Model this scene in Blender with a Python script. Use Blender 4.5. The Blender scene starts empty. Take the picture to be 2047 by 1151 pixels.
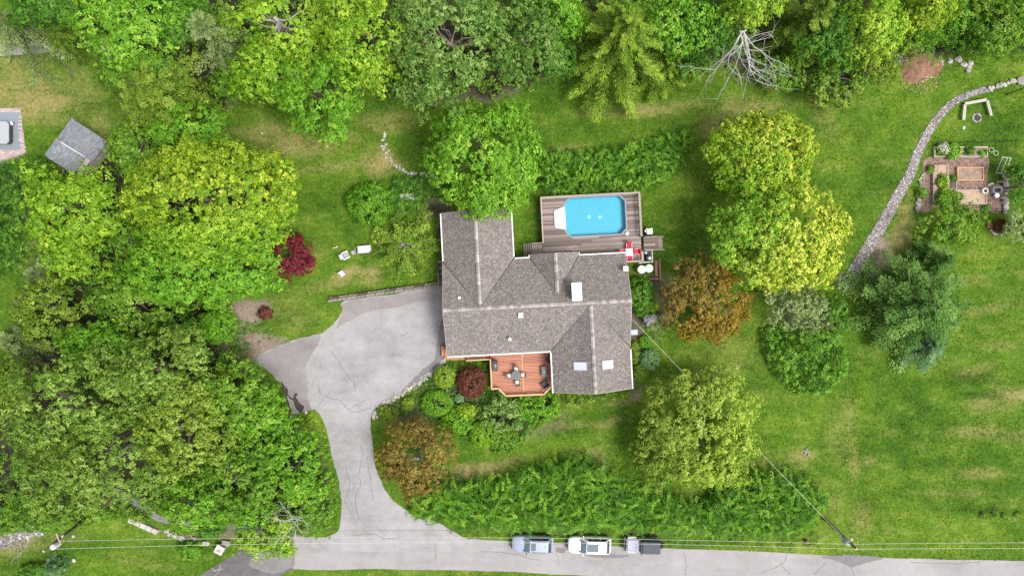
import bpy, bmesh, math, random
import numpy as np
from mathutils import Vector, Matrix
from mathutils.geometry import tessellate_polygon

SC = bpy.context.scene
COL = SC.collection
random.seed(7)
RNG = np.random.default_rng(11)

# ------------------------------------------------------------------ camera, sky, sun, exposure
CAMZ = 80.0
FPX = 2047 * 24.0 / 36.0
cam_d = bpy.data.cameras.new('camera'); cam_d.lens = 24; cam_d.sensor_width = 36
cam_d.clip_start = 0.5; cam_d.clip_end = 6000
cam = bpy.data.objects.new('camera', cam_d); COL.objects.link(cam)
cam.location = (0, 0, CAMZ); cam.rotation_euler = (0, 0, 0)
SC.camera = cam

SUN_EL, SUN_AZ = math.radians(60), math.radians(118)      # azimuth clockwise from +Y (top of the picture)
wd = bpy.data.worlds.new('World'); SC.world = wd; wd.use_nodes = True
wn, wl = wd.node_tree.nodes, wd.node_tree.links
sky = wn.new('ShaderNodeTexSky'); sky.sky_type = 'NISHITA'; sky.sun_disc = False
sky.sun_elevation = SUN_EL; sky.sun_rotation = SUN_AZ
sky.air_density = 1.0; sky.dust_density = 3.0; sky.ozone_density = 1.0
hs = wn.new('ShaderNodeHueSaturation'); hs.inputs['Saturation'].default_value = 0.25
wl.new(sky.outputs[0], hs.inputs['Color']); wl.new(hs.outputs[0], wn['Background'].inputs[0])
wn['Background'].inputs[1].default_value = 0.11
sun_d = bpy.data.lights.new('sun', 'SUN'); sun_d.energy = 1.5; sun_d.angle = math.radians(20); sun_d.color = (1, 0.96, 0.9)
sun = bpy.data.objects.new('sun', sun_d); COL.objects.link(sun); sun.location = (30, -20, 60)
sdir = Vector((math.sin(SUN_AZ) * math.cos(SUN_EL), math.cos(SUN_AZ) * math.cos(SUN_EL), math.sin(SUN_EL)))
sun.rotation_euler = (-sdir).to_track_quat('-Z', 'Y').to_euler()
vs = SC.view_settings
vs.view_transform = 'Standard'; vs.look = 'None'; vs.gamma = 1.0; vs.use_curve_mapping = False
vs.exposure = 1.12
cy = SC.cycles
cy.use_denoising = False; cy.max_bounces = 6; cy.diffuse_bounces = 3; cy.transmission_bounces = 4; cy.transparent_max_bounces = 6
cy.caustics_reflective = False; cy.caustics_refractive = False

# ------------------------------------------------------------------ helpers
def W(px, py, z=0.0):
    s = (CAMZ - z) / FPX
    return Vector(((px - 1023.5) * s, -(py - 575.5) * s, z))
def S(z=0.0): return (CAMZ - z) / FPX

def tag(o, label=None, cat=None, group=None, kind=None):
    if label: o['label'] = label
    if cat: o['category'] = cat
    if group: o['group'] = group
    if kind: o['kind'] = kind
    return o
def root(name, label, cat, loc=(0, 0, 0), rz=0.0, group=None):
    o = bpy.data.objects.new(name, None); COL.objects.link(o)
    o.location = loc; o.rotation_euler = (0, 0, rz); o.empty_display_size = 0.3
    return tag(o, label, cat, group)
def link(name, me, mat=None, parent=None):
    o = bpy.data.objects.new(name, me); COL.objects.link(o)
    if mat is not None and not me.materials: me.materials.append(mat)
    if parent is not None: o.parent = parent
    return o

class MB:
    def __init__(s): s.v = []; s.f = []
    def add(s, vs, fs):
        k = len(s.v); s.v += [tuple(p) for p in vs]; s.f += [tuple(i + k for i in f) for f in fs]; return s
    def box(s, cx, cy, cz, sx, sy, sz, rz=0.0, top=1.0):
        c, n = math.cos(rz), math.sin(rz); vs = []
        for z, t in ((-.5, 1), (.5, top)):
            for x, y in ((-.5, -.5), (.5, -.5), (.5, .5), (-.5, .5)):
                X, Y = x * sx * t, y * sy * t
                vs.append((cx + X * c - Y * n, cy + X * n + Y * c, cz + z * sz))
        return s.add(vs, [(3, 2, 1, 0), (4, 5, 6, 7), (0, 1, 5, 4), (1, 2, 6, 5), (2, 3, 7, 6), (3, 0, 4, 7)])
    def prism(s, poly, z0, z1, tp=None):
        n = len(poly); tp = tp or poly
        vs = [(p[0], p[1], z0) for p in poly] + [(p[0], p[1], z1) for p in tp]
        tri = tessellate_polygon([[Vector((p[0], p[1], 0)) for p in poly]])
        a = sum(poly[i][0] * poly[(i + 1) % n][1] - poly[(i + 1) % n][0] * poly[i][1] for i in range(n))
        fs = []
        for t in tri:
            p, q, r = [poly[i] for i in t]
            if (q[0]-p[0])*(r[1]-p[1])-(q[1]-p[1])*(r[0]-p[0]) < 0: t = (t[0], t[2], t[1])
            fs.append(tuple(i + n for i in t)); fs.append((t[2], t[1], t[0]))
        for i in range(n):
            j = (i + 1) % n
            fs.append((i, j, j + n, i + n) if a > 0 else (j, i, i + n, j + n))
        return s.add(vs, fs)
    def sheet(s, poly, z):
        vs = [(p[0], p[1], z) for p in poly]; fs = []
        for t in tessellate_polygon([[Vector(v) for v in vs]]):
            p, q, r = [poly[i] for i in t]
            if (q[0]-p[0])*(r[1]-p[1])-(q[1]-p[1])*(r[0]-p[0]) < 0: t = (t[0], t[2], t[1])
            fs.append(tuple(t))
        return s.add(vs, fs)
    def tube(s, pts, rad, n=6, cap=True):
        pts = [Vector(p) for p in pts]; k0 = len(s.v)
        if not isinstance(rad, (list, tuple)): rad = [rad] * len(pts)
        for i, p in enumerate(pts):
            d = (pts[min(i + 1, len(pts) - 1)] - pts[max(i - 1, 0)])
            d = d.normalized() if d.length > 1e-6 else Vector((0, 0, 1))
            a = d.cross(Vector((0, 0, 1)) if abs(d.z) < .9 else Vector((1, 0, 0))).normalized(); b = d.cross(a)
            for j in range(n):
                t = 2 * math.pi * j / n
                s.v.append(tuple(p + (a * math.cos(t) + b * math.sin(t)) * rad[i]))
        for i in range(len(pts) - 1):
            for j in range(n):
                q = (j + 1) % n
                s.f.append((k0 + i * n + j, k0 + i * n + q, k0 + (i + 1) * n + q, k0 + (i + 1) * n + j))
        if cap:
            s.f.append(tuple(k0 + j for j in range(n))[::-1]); e = k0 + (len(pts) - 1) * n
            s.f.append(tuple(e + j for j in range(n)))
        return s
    def cyl(s, x, y, z0, z1, r0, r1=None, n=16):
        return s.tube([(x, y, z0), (x, y, z1)], [r0, r0 if r1 is None else r1], n)
    def lathe(s, x, y, prof, n=20):
        return s.tube([(x, y, p[1]) for p in prof], [p[0] for p in prof], n)
    def ring(s, x, y, z0, z1, r0, r1, n=20):
        k = len(s.v)
        for j in range(n):
            t = 2 * math.pi * j / n; c, q = math.cos(t), math.sin(t)
            for r, z in ((r0, z0), (r1, z0), (r1, z1), (r0, z1)): s.v.append((x + r * c, y + r * q, z))
        for j in range(n):
            a, b = k + 4 * j, k + 4 * ((j + 1) % n)
            for i in range(4): s.f.append((a + i, b + i, b + (i + 1) % 4, a + (i + 1) % 4))
        return s
    def mesh(s, name):
        me = bpy.data.meshes.new(name); me.from_pydata(s.v, [], s.f); me.update(); return me
    def build(s, name, mat, parent=None, smooth=False, bevel=0.0):
        me = s.mesh(name); o = link(name, me, mat, parent)
        if smooth: me.polygons.foreach_set('use_smooth', [True] * len(me.polygons))
        bm = bmesh.new(); bm.from_mesh(me); bmesh.ops.recalc_face_normals(bm, faces=bm.faces)
        if bevel:
            bmesh.ops.bevel(bm, geom=list(bm.edges), offset=bevel, segments=2, affect='EDGES', clamp_overlap=True)
        bm.to_mesh(me); bm.free()
        return o

def copy_tree(o, parent=None):
    c = o.copy(); COL.objects.link(c); c.parent = parent
    for ch in list(o.children): copy_tree(ch, c)
    return c

def np_mesh(name, V, F, attrs=None):
    """quads from numpy arrays"""
    me = bpy.data.meshes.new(name); k = F.shape[1]
    me.vertices.add(len(V)); me.vertices.foreach_set('co', np.ascontiguousarray(V, dtype=np.float32).ravel())
    me.loops.add(F.size); me.loops.foreach_set('vertex_index', np.ascontiguousarray(F, dtype=np.int32).ravel())
    me.polygons.add(len(F)); me.polygons.foreach_set('loop_start', np.arange(0, F.size, k, dtype=np.int32))
    me.update(calc_edges=True)
    for nme, dom, arr in (attrs or []):
        at = me.attributes.new(nme, 'FLOAT', dom); at.data.foreach_set('value', np.ascontiguousarray(arr, dtype=np.float32))
    return me

def in_poly(P, poly):
    x, y = P[:, 0], P[:, 1]; ins = np.zeros(len(P), bool); n = len(poly)
    for i in range(n):
        x0, y0 = poly[i]; x1, y1 = poly[(i + 1) % n]
        if y0 == y1: continue
        c = ((y0 > y) != (y1 > y)) & (x < (x1 - x0) * (y - y0) / (y1 - y0) + x0); ins ^= c
    return ins
def edge_dist(P, poly):
    d = np.full(len(P), 1e9); n = len(poly)
    for i in range(n):
        a = np.array(poly[i]); b = np.array(poly[(i + 1) % n]); ab = b - a
        t = np.clip(((P - a) @ ab) / max(ab @ ab, 1e-9), 0, 1)
        d = np.minimum(d, np.linalg.norm(P - (a + t[:, None] * ab), axis=1))
    return d
def vnoise(x, y, seed=0):
    """value noise 0..1, unit cell"""
    xi, yi = np.floor(x).astype(np.int64), np.floor(y).astype(np.int64); fx, fy = x - xi, y - yi
    fx = fx * fx * (3 - 2 * fx); fy = fy * fy * (3 - 2 * fy)
    def h(a, b):
        v = (a * 374761393 + b * 668265263 + seed * 974634777) & 0xffffffff
        v = ((v ^ (v >> 13)) * 1274126177) & 0xffffffff
        return ((v ^ (v >> 16)) & 0xffff) / 65535.0
    return (h(xi, yi) * (1 - fx) + h(xi + 1, yi) * fx) * (1 - fy) + (h(xi, yi + 1) * (1 - fx) + h(xi + 1, yi + 1) * fx) * fy
def fbm(x, y, seed=0): return (vnoise(x, y, seed) + .5 * vnoise(2 * x, 2 * y, seed + 1) + .25 * vnoise(4 * x, 4 * y, seed + 2)) / 1.75
def smooth_line(pts, sub=5, closed=False):
    n = len(pts); out = []
    rng = range(n if closed else n - 1)
    for i in rng:
        if closed: p = [pts[(i + k) % n] for k in (-1, 0, 1, 2)]
        else: p = [pts[max(i - 1, 0)], pts[i], pts[i + 1], pts[min(i + 2, n - 1)]]
        for k in range(sub):
            t = k / sub
            out.append(tuple(.5 * ((2 * p[1][a]) + (-p[0][a] + p[2][a]) * t + (2 * p[0][a] - 5 * p[1][a] + 4 * p[2][a] - p[3][a]) * t * t + (-p[0][a] + 3 * p[1][a] - 3 * p[2][a] + p[3][a]) * t ** 3) for a in (0, 1)))
    if not closed: out.append(tuple(pts[-1]))
    return out
def jitter(pts, amp, seed=1):
    r = random.Random(seed); return [(p[0] + r.uniform(-amp, amp), p[1] + r.uniform(-amp, amp)) for p in pts]
def wpoly(pts, z=0.0): return [tuple(W(p[0], p[1], z))[:2] for p in pts]

# ------------------------------------------------------------------ materials
def nodes(name):
    m = bpy.data.materials.new(name); m.use_nodes = True
    return m, m.node_tree.nodes, m.node_tree.links, m.node_tree.nodes['Principled BSDF']
def c4(c): return (c[0], c[1], c[2], 1.0)
def ramp(n, stops):
    r = n.new('ShaderNodeValToRGB'); e = r.color_ramp.elements
    while len(e) > 1: e.remove(e[-1])
    e[0].position = stops[0][0]; e[0].color = c4(stops[0][1])
    for p, c in stops[1:]:
        q = e.new(p); q.color = c4(c)
    return r
def noise(n, l, scale, detail=4, rough=.6, vec=None, stretch=None, space='Object'):
    tc = n.new('ShaderNodeTexCoord'); x = n.new('ShaderNodeTexNoise')
    x.inputs['Scale'].default_value = scale; x.inputs['Detail'].default_value = detail; x.inputs['Roughness'].default_value = rough
    if stretch:
        mp = n.new('ShaderNodeMapping'); mp.inputs['Scale'].default_value = stretch
        l.new(tc.outputs[space], mp.inputs[0]); l.new(mp.outputs[0], x.inputs['Vector'])
    else: l.new(tc.outputs[space], x.inputs['Vector'])
    return x
def mixc(n, l, fac, a, b):
    m = n.new('ShaderNodeMix'); m.data_type = 'RGBA'
    for sock, v in ((0, fac), (6, a), (7, b)):
        if hasattr(v, 'is_linked') or hasattr(v, 'links'): l.new(v, m.inputs[sock])
        elif isinstance(v, (int, float)): m.inputs[sock].default_value = v
        else: m.inputs[sock].default_value = c4(v)
    return m.outputs[2]
def math_n(n, l, op, a, b=0.0, clamp=False):
    m = n.new('ShaderNodeMath'); m.operation = op; m.use_clamp = clamp
    for i, v in enumerate((a, b)):
        if hasattr(v, 'links'): l.new(v, m.inputs[i])
        else: m.inputs[i].default_value = v
    return m.outputs[0]
def bump(n, l, bs, h, strength=.3, dist=.02):
    b = n.new('ShaderNodeBump'); b.inputs['Strength'].default_value = strength; b.inputs['Distance'].default_value = dist
    l.new(h, b.inputs['Height']); l.new(b.outputs[0], bs.inputs['Normal'])
MATS = {}
def plain(name, col, rough=.6, metal=0.0, var=.25, scale=6, rand=.0, stretch=None, bmp=.0, spec=.5):
    """painted / wood / metal with noise variation; rand = brightness spread per object"""
    if name in MATS: return MATS[name]
    m, n, l, b = nodes(name); nz = noise(n, l, scale, 5, .65, stretch=stretch)
    r = ramp(n, [(.25, [c * (1 - var) for c in col]), (.5, col), (.75, [min(1, c * (1 + var)) for c in col])])
    l.new(nz.outputs[0], r.inputs[0]); out = r.outputs[0]
    if rand:
        oi = n.new('ShaderNodeObjectInfo'); v = math_n(n, l, 'MULTIPLY_ADD', oi.outputs['Random'], 2 * rand)
        v.node.inputs[2].default_value = 1 - rand
        h = n.new('ShaderNodeHueSaturation'); l.new(out, h.inputs['Color']); l.new(v, h.inputs['Value']); out = h.outputs[0]
    l.new(out, b.inputs['Base Color']); b.inputs['Roughness'].default_value = rough; b.inputs['Metallic'].default_value = metal
    b.inputs['Specular IOR Level'].default_value = spec
    if bmp: bump(n, l, b, nz.outputs[0], bmp, .02)
    MATS[name] = m; return m
def leaf(name, stops, trans=.12):
    if name in MATS: return MATS[name]
    m, n, l, b = nodes(name); n.remove(b)
    at = n.new('ShaderNodeAttribute'); at.attribute_name = 'var'
    r = ramp(n, stops); l.new(at.outputs['Fac'], r.inputs[0])
    d = n.new('ShaderNodeBsdfDiffuse'); t = n.new('ShaderNodeBsdfTranslucent'); g = n.new('ShaderNodeBsdfGlossy'); g.inputs['Roughness'].default_value = .45
    l.new(r.outputs[0], d.inputs[0])
    hsv = n.new('ShaderNodeHueSaturation'); hsv.inputs['Hue'].default_value = .485; hsv.inputs['Saturation'].default_value = 1.1; hsv.inputs['Value'].default_value = 1.1
    l.new(r.outputs[0], hsv.inputs['Color']); l.new(hsv.outputs[0], t.inputs[0])
    mx = n.new('ShaderNodeMixShader'); mx.inputs[0].default_value = trans; l.new(d.outputs[0], mx.inputs[1]); l.new(t.outputs[0], mx.inputs[2])
    m2 = n.new('ShaderNodeMixShader'); m2.inputs[0].default_value = .012; l.new(mx.outputs[0], m2.inputs[1]); l.new(g.outputs[0], m2.inputs[2])
    l.new(m2.outputs[0], n['Material Output'].inputs[0])
    MATS[name] = m; return m
def gl(a, b, c): return [(.0, a), (.5, b), (1., c)]
def g4(a, b, c, d): return [(.0, a), (.45, b), (.75, c), (1., d)]
LEAF = {
 'lime':  g4((.040, .115, .006), (.115, .255, .012), (.235, .40, .025), (.42, .56, .055)),
 'fresh': g4((.030, .10, .006), (.085, .235, .012), (.17, .36, .025), (.33, .52, .06)),
 'mid':   g4((.026, .08, .006), (.075, .18, .012), (.15, .29, .025), (.29, .43, .055)),
 'oak':   g4((.024, .068, .008), (.065, .15, .018), (.145, .26, .045), (.28, .40, .11)),
 'oakw':  g4((.026, .07, .006), (.075, .155, .014), (.16, .27, .035), (.32, .44, .09)),
 'olive': g4((.034, .08, .006), (.10, .185, .014), (.21, .31, .035), (.37, .47, .085)),
 'yellow':g4((.042, .115, .006), (.125, .25, .012), (.31, .43, .025), (.70, .70, .12)),
 'bronze':g4((.05, .040, .008), (.14, .108, .02), (.25, .19, .04), (.38, .29, .07)),
 'orange':g4((.055, .040, .006), (.165, .112, .012), (.29, .195, .022), (.43, .30, .04)),
 'red':   g4((.045, .005, .010), (.115, .012, .022), (.18, .022, .033), (.27, .04, .05)),
 'plum':  g4((.04, .012, .011), (.10, .032, .022), (.15, .055, .032), (.21, .085, .045)),
 'pale':  g4((.06, .10, .025), (.16, .235, .065), (.27, .36, .125), (.42, .50, .22)),
 'dark':  g4((.020, .07, .006), (.055, .155, .012), (.10, .24, .022), (.19, .37, .045)),
 'blue':  g4((.045, .11, .035), (.12, .24, .085), (.20, .34, .14), (.31, .45, .22)),
 'larch': g4((.05, .115, .008), (.15, .265, .020), (.27, .40, .04), (.42, .53, .085)),
 'hedge': g4((.018, .065, .005), (.065, .19, .010), (.14, .31, .02), (.29, .48, .05)),
 'soft':  g4((.035, .09, .012), (.10, .22, .035), (.19, .34, .07), (.32, .47, .13)),
 'grass': g4((.045, .11, .006), (.09, .19, .010), (.15, .26, .018), (.27, .34, .05)),
 'white': gl((.3, .33, .2), (.45, .47, .35), (.6, .6, .5)),
 'mauve': gl((.2, .19, .19), (.34, .32, .33), (.5, .47, .48)),
}
def LM(k): return leaf('leaf_' + k, LEAF[k])
BARK = plain('bark', (.16, .125, .10), .9, var=.4, scale=5, bmp=.4)
BARKGREY = plain('bark_grey', (.34, .31, .29), .9, var=.3, scale=6, bmp=.3)

# ------------------------------------------------------------------ foliage
def leaf_quads(P, N, T, L, Wd):
    N = N / np.maximum(np.linalg.norm(N, axis=1, keepdims=True), 1e-6)
    T = T - (T * N).sum(1, keepdims=True) * N; T /= np.maximum(np.linalg.norm(T, axis=1, keepdims=True), 1e-6)
    B = np.cross(N, T); L = np.asarray(L).reshape(-1, 1); Wd = np.asarray(Wd).reshape(-1, 1)
    V = np.stack([P - T * L * .5, P + B * Wd * .5 - T * L * .06, P + T * L * .5, P - B * Wd * .5 - T * L * .06], 1).reshape(-1, 3)
    return V
def leaf_obj(name, P, N, T, L, Wd, var, mat, parent):
    V = leaf_quads(P, N, T, L, Wd); F = np.arange(len(V)).reshape(-1, 4)
    me = np_mesh(name, V, F, [('var', 'FACE', np.clip(var, 0, 1))])
    return link(name, me, mat, parent)
def unit(rng, n):
    v = rng.normal(size=(n, 3)); return v / np.linalg.norm(v, axis=1, keepdims=True)
UP = np.array([0, 0, 1.0])

def clumps_to_leaves(rng, C, R, D, nl, lsize, shoot=1.0, laspect=.62, cv=None, sq=.75):
    """C clump centres, R radii, D outward dir -> leaf arrays"""
    n = len(C); k = np.repeat(np.arange(n), nl)
    d = unit(rng, len(k)); d[:, 2] = np.where(d[:, 2] < -.3, -d[:, 2], d[:, 2])
    r = R[k] * rng.uniform(.25, 1, len(k)) ** .6
    off = d * r[:, None]; off[:, 2] *= sq
    if shoot > 1:
        Dh = D.copy(); Dh[:, 2] *= .4; Dh /= np.maximum(np.linalg.norm(Dh, axis=1, keepdims=True), 1e-6)
        a = (off * Dh[k]).sum(1, keepdims=True); off = off + Dh[k] * a * (shoot - 1)
    P = C[k] + off
    N = UP * .8 + d * .5 + D[k] * .35 + unit(rng, len(k)) * .25
    T = d + unit(rng, len(k)) * .8 + D[k] * .4
    L = lsize * rng.uniform(.65, 1.3, len(k))
    cvv = cv[k] if cv is not None else rng.uniform(0, 1, n)[k]
    var = .78 * cvv + .22 * rng.uniform(0, 1, len(k))
    return P, N, T, L, L * laspect, var

def trunk_mesh(rng, targets, h0, r, parent, mat, base=(0, 0), nseg=4, wig=.25):
    mb = MB(); top = h0
    pts = [(base[0] + rng.uniform(-.1, .1) * i, base[1] + rng.uniform(-.1, .1) * i, -.15 + (top + .15) * i / 5) for i in range(6)]
    mb.tube(pts, [r * (1.25 - .75 * i / 5) for i in range(6)], 8)
    for t in targets:
        f = rng.uniform(.45, .95); k = f * 5; i = int(k); a = Vector(pts[i]).lerp(Vector(pts[min(i + 1, 5)]), k - i); b = Vector(t)
        q = [a]
        for j in range(1, nseg):
            u = j / nseg; p = a.lerp(b, u); p.z -= (b.z - a.z) * .25 * math.sin(u * math.pi) * 1
            p += Vector((rng.normal(), rng.normal(), rng.normal() * .5)) * wig; q.append(p)
        q.append(b); rr = r * rng.uniform(.28, .45)
        mb.tube(q, [rr * (1 - .82 * j / nseg) for j in range(nseg + 1)], 5)
    return mb.build('trunk', mat, parent, smooth=True)

def crown_tree(name, label, cat, px, py, rx, ry, h, mat='mid', base=.3, clump=.85, nl=70, lsize=.22, shoot=1.15, seed=1, dens=1.0,
               holes=.12, limbs=9, bark=None, group=None, rough=.12, tip=None, flat=1.0, tr=None, tint2=None, tint2f=None, lps=10, sprig=1.65, lasp=.7, cover=2.2, rmin=.5):
    rng = np.random.default_rng(seed)
    zc = h * (base + (1 - base) * .42); s = S(zc); ax, ay = rx * s, ry * s; hu, hl = (h - zc) * flat, zc - h * base
    c = W(px, py, zc); r0 = root(name, label, cat, (c.x, c.y, 0), group=group)
    ph = rng.uniform(0, 6.28, 4)
    area = 2 * math.pi * ((ax * ay + ax * hu + ay * hu) / 3)
    LR = clump * 1.6; sr = lsize * sprig; rx_ = 1.07; ax *= rx_; ay *= rx_
    n = max(12, int(area / (math.pi * LR ** 2) * cover * dens))
    D = unit(rng, n * 3); D = D[D[:, 2] > -.3][:n]
    phi = np.arctan2(D[:, 1], D[:, 0]); hor = np.sqrt(np.maximum(0, 1 - D[:, 2] ** 2))
    f = 1 + rough * hor * (np.sin(3 * phi + ph[0]) + .7 * np.sin(5 * phi + ph[1]) + .5 * np.sin(9 * phi + ph[2] + D[:, 2] * 4))
    f *= 1 + rough * .6 * np.sin(6 * D[:, 2] + 4 * phi + ph[3])
    rad = rmin + (1 - rmin) * rng.uniform(0, 1, len(D)) ** .45
    inset = max(.35, 1 - LR * .8 / max(ax, ay))
    Cn = D * (f * rad * inset)[:, None]
    if holes:   # clumps missing round a few dark gaps
        nh = max(1, int(holes * 30)); H = unit(rng, nh); H[:, 2] = np.abs(H[:, 2]) + .2; H /= np.linalg.norm(H, axis=1, keepdims=True)
        near = (D @ H.T).max(1); thr = math.cos(LR * .75 / max(ax, ay))
        keep = (near < thr) | (rad < .68); Cn, D = Cn[keep], D[keep]
    C = Cn * np.array([ax, ay, 1.0]); C[:, 2] = np.where(Cn[:, 2] > 0, Cn[:, 2] * hu, Cn[:, 2] * hl) + zc
    R = min(LR, .8 * min(ax, ay)) * rng.uniform(.6, 1.25, len(C)); lv = rng.uniform(0, 1, len(C))
    # sprigs over each lobe
    ns = np.maximum(5, (4 * .62 * R ** 2 / sr ** 2 * .75).astype(int)); k = np.repeat(np.arange(len(C)), ns)
    sd = unit(rng, len(k)); sd[:, 2] = np.where(sd[:, 2] < -.25, -sd[:, 2], sd[:, 2])
    off = sd * (R[k] * rng.uniform(.62, 1.1, len(k)))[:, None]; off[:, 2] *= .85
    if shoot > 1:
        Dh = D.copy(); Dh[:, 2] *= .3; Dh /= np.maximum(np.linalg.norm(Dh, axis=1, keepdims=True), 1e-6)
        off = off + Dh[k] * (off * Dh[k]).sum(1, keepdims=True) * (shoot - 1) * rng.uniform(.2, 1.6, (len(k), 1))
    SP = C[k] + off; SA = sd * .8 + UP * .42 + D[k] * .5 + unit(rng, len(k)) * .25; SA /= np.linalg.norm(SA, axis=1, keepdims=True)
    sv_ = .68 * rng.uniform(0, 1, len(k)) + .32 * lv[k]
    sv_ = np.clip(sv_ * (.85 if tip is None else .8) + (.16 if tip is None else tip + .11), 0, 1)
    m = lps; j = np.repeat(np.arange(len(k)), m); dr = unit(rng, len(j)); dr -= (dr * SA[j]).sum(1, keepdims=True) * SA[j] * .85
    dr /= np.maximum(np.linalg.norm(dr, axis=1, keepdims=True), 1e-6)
    L = lsize * rng.uniform(.65, 1.25, len(j)); rad_ = sr * rng.uniform(.1, .85, len(j)) * rng.uniform(.8, 1.2, len(k))[j]
    P = SP[j] + dr * rad_[:, None] + SA[j] * ((rng.uniform(-.5, .35, len(j)) - .3 * rad_ / sr) * sr)[:, None]
    N = SA[j] * 1.0 + dr * .35 + unit(rng, len(j)) * .22; T = dr + unit(rng, len(j)) * .3; L = L * 1.2; Wd = L * lasp
    var = .82 * sv_[j] + .18 * rng.uniform(0, 1, len(j))
    P[:, 2] = np.maximum(P[:, 2], .05)
    if tint2 is None: leaf_obj('crown', P, N, T, L, Wd, var, LM(mat), r0)
    else:   # a second leaf colour on the side tint2f (unit vector): one tree with a two-toned crown
        w = (P[:, 0] * tint2f[0] / ax + P[:, 1] * tint2f[1] / ay) + rng.normal(size=len(P)) * .22 > tint2f[2]
        o = leaf_obj('crown', P, N, T, L, Wd, var, LM(mat), r0); o.data.materials.append(LM(tint2))
        o.data.polygons.foreach_set('material_index', w.astype(np.int32))
    ti = rng.choice(len(C), min(limbs, len(C)), replace=False)
    tg = C[ti] * np.array([.93, .93, 1]) - np.array([0, 0, .3]); b0 = (0, 0)
    trunk_mesh(rng, tg, zc + hu * .35, max(.07, .028 * h), r0, bark or BARK, base=b0)
    return r0

def frond_tree(name, label, cat, px, py, r, h, mat='larch', n=60, ll=.42, lw=.11, per=230, droop=.25, base=.12, seed=1, power=.75, wide=.24, group=None, bark=None, ecc=(1, 1), curl=0.0):
    """feathery tree: long side branches carrying flat sprays"""
    rng = np.random.default_rng(seed); zc = h * .4; s = S(zc); R = r * s
    c = W(px, py, zc); r0 = root(name, label, cat, (c.x, c.y, 0), group=group)
    mb = MB(); mb.tube([(0, 0, -.15), (.05, 0, h * .5), (0, .05, h)], [.024 * h, .015 * h, .02], 8)
    Ps, Ns, Ts, Ls, Vs = [], [], [], [], []
    for i in range(n):
        u = (i + rng.uniform(0, 1)) / n; z0 = h * (base + (.97 - base) * u)
        L = max(.35, R * (1 - u * .97) ** power * rng.uniform(.55, 1.15)); ph = i * 2.39996 + rng.uniform(-.3, .3)
        dx, dy = math.cos(ph) * ecc[0], math.sin(ph) * ecc[1]; lift = rng.uniform(.05, .35)
        m = int(per * (.35 + L / R)); t = rng.uniform(.1, 1, m) ** .8; sd = np.clip(rng.normal(size=m) * .55, -1, 1)
        wv = wide * L * (1 - t * .75) + .12; a2 = ph + curl * t
        X = np.cos(a2) * ecc[0] * L * t - np.sin(ph) * wv * sd; Y = np.sin(a2) * ecc[1] * L * t + np.cos(ph) * wv * sd
        Z = z0 + L * (lift * t - (lift + droop) * t * t) - np.abs(sd) * wv * .35 + rng.normal(size=m) * .06
        Ps.append(np.stack([X, Y, np.maximum(Z, .1)], 1))
        Ts.append(np.stack([dx * .8 - np.sin(ph) * sd * .9, dy * .8 + np.cos(ph) * sd * .9, -.15 + 0 * t], 1) + rng.normal(size=(m, 3)) * .25)
        Ns.append(UP + rng.normal(size=(m, 3)) * .4); Ls.append(ll * rng.uniform(.6, 1.25, m)); Vs.append(.55 * rng.uniform(0, 1) + .2 * t + .3 * rng.uniform(0, 1, m) - .12)
        q = [(dx * L * k, dy * L * k, max(.1, z0 + L * (lift * k - (lift + droop) * k * k) - .06)) for k in (0, .35, .7, .95)]
        mb.tube(q, [.02 + .012 * L, .018 + .006 * L, .02, .01], 4)
    P, N, T, L, v = [np.concatenate(a) for a in (Ps, Ns, Ts, Ls, Vs)]
    leaf_obj('crown', P, N, T, L, L * lw / ll, v, LM(mat), r0); mb.build('trunk', bark or BARK, r0, smooth=True)
    return r0

def ball_shrub(name, label, px, py, rx, ry, h, mat='dark', seed=1, nl=60, lsize=.13, clump=.22, rough=.03, group=None, cat='shrub', shoot=1.0, holes=0.0, tip=None, dens=1.3):
    return crown_tree(name, label, cat, px, py, rx, ry, h, mat, base=.02, clump=clump, nl=nl, lsize=lsize, shoot=shoot, seed=seed, dens=dens, holes=holes, limbs=6, rough=rough, group=group, tip=tip, cover=3.2, rmin=.86, sprig=1.5)

def clipped(label, px, py, rx, ry, h, mat, seed, tip=None):
    return crown_tree('clipped_shrub', label, 'shrub', px, py, rx, ry, h, mat, base=.02, clump=.14, lsize=.105, shoot=1.0, seed=seed, holes=0, limbs=5, rough=.015, tip=tip, cover=4.2, rmin=.93, sprig=1.5, lps=8, lasp=.6)

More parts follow.
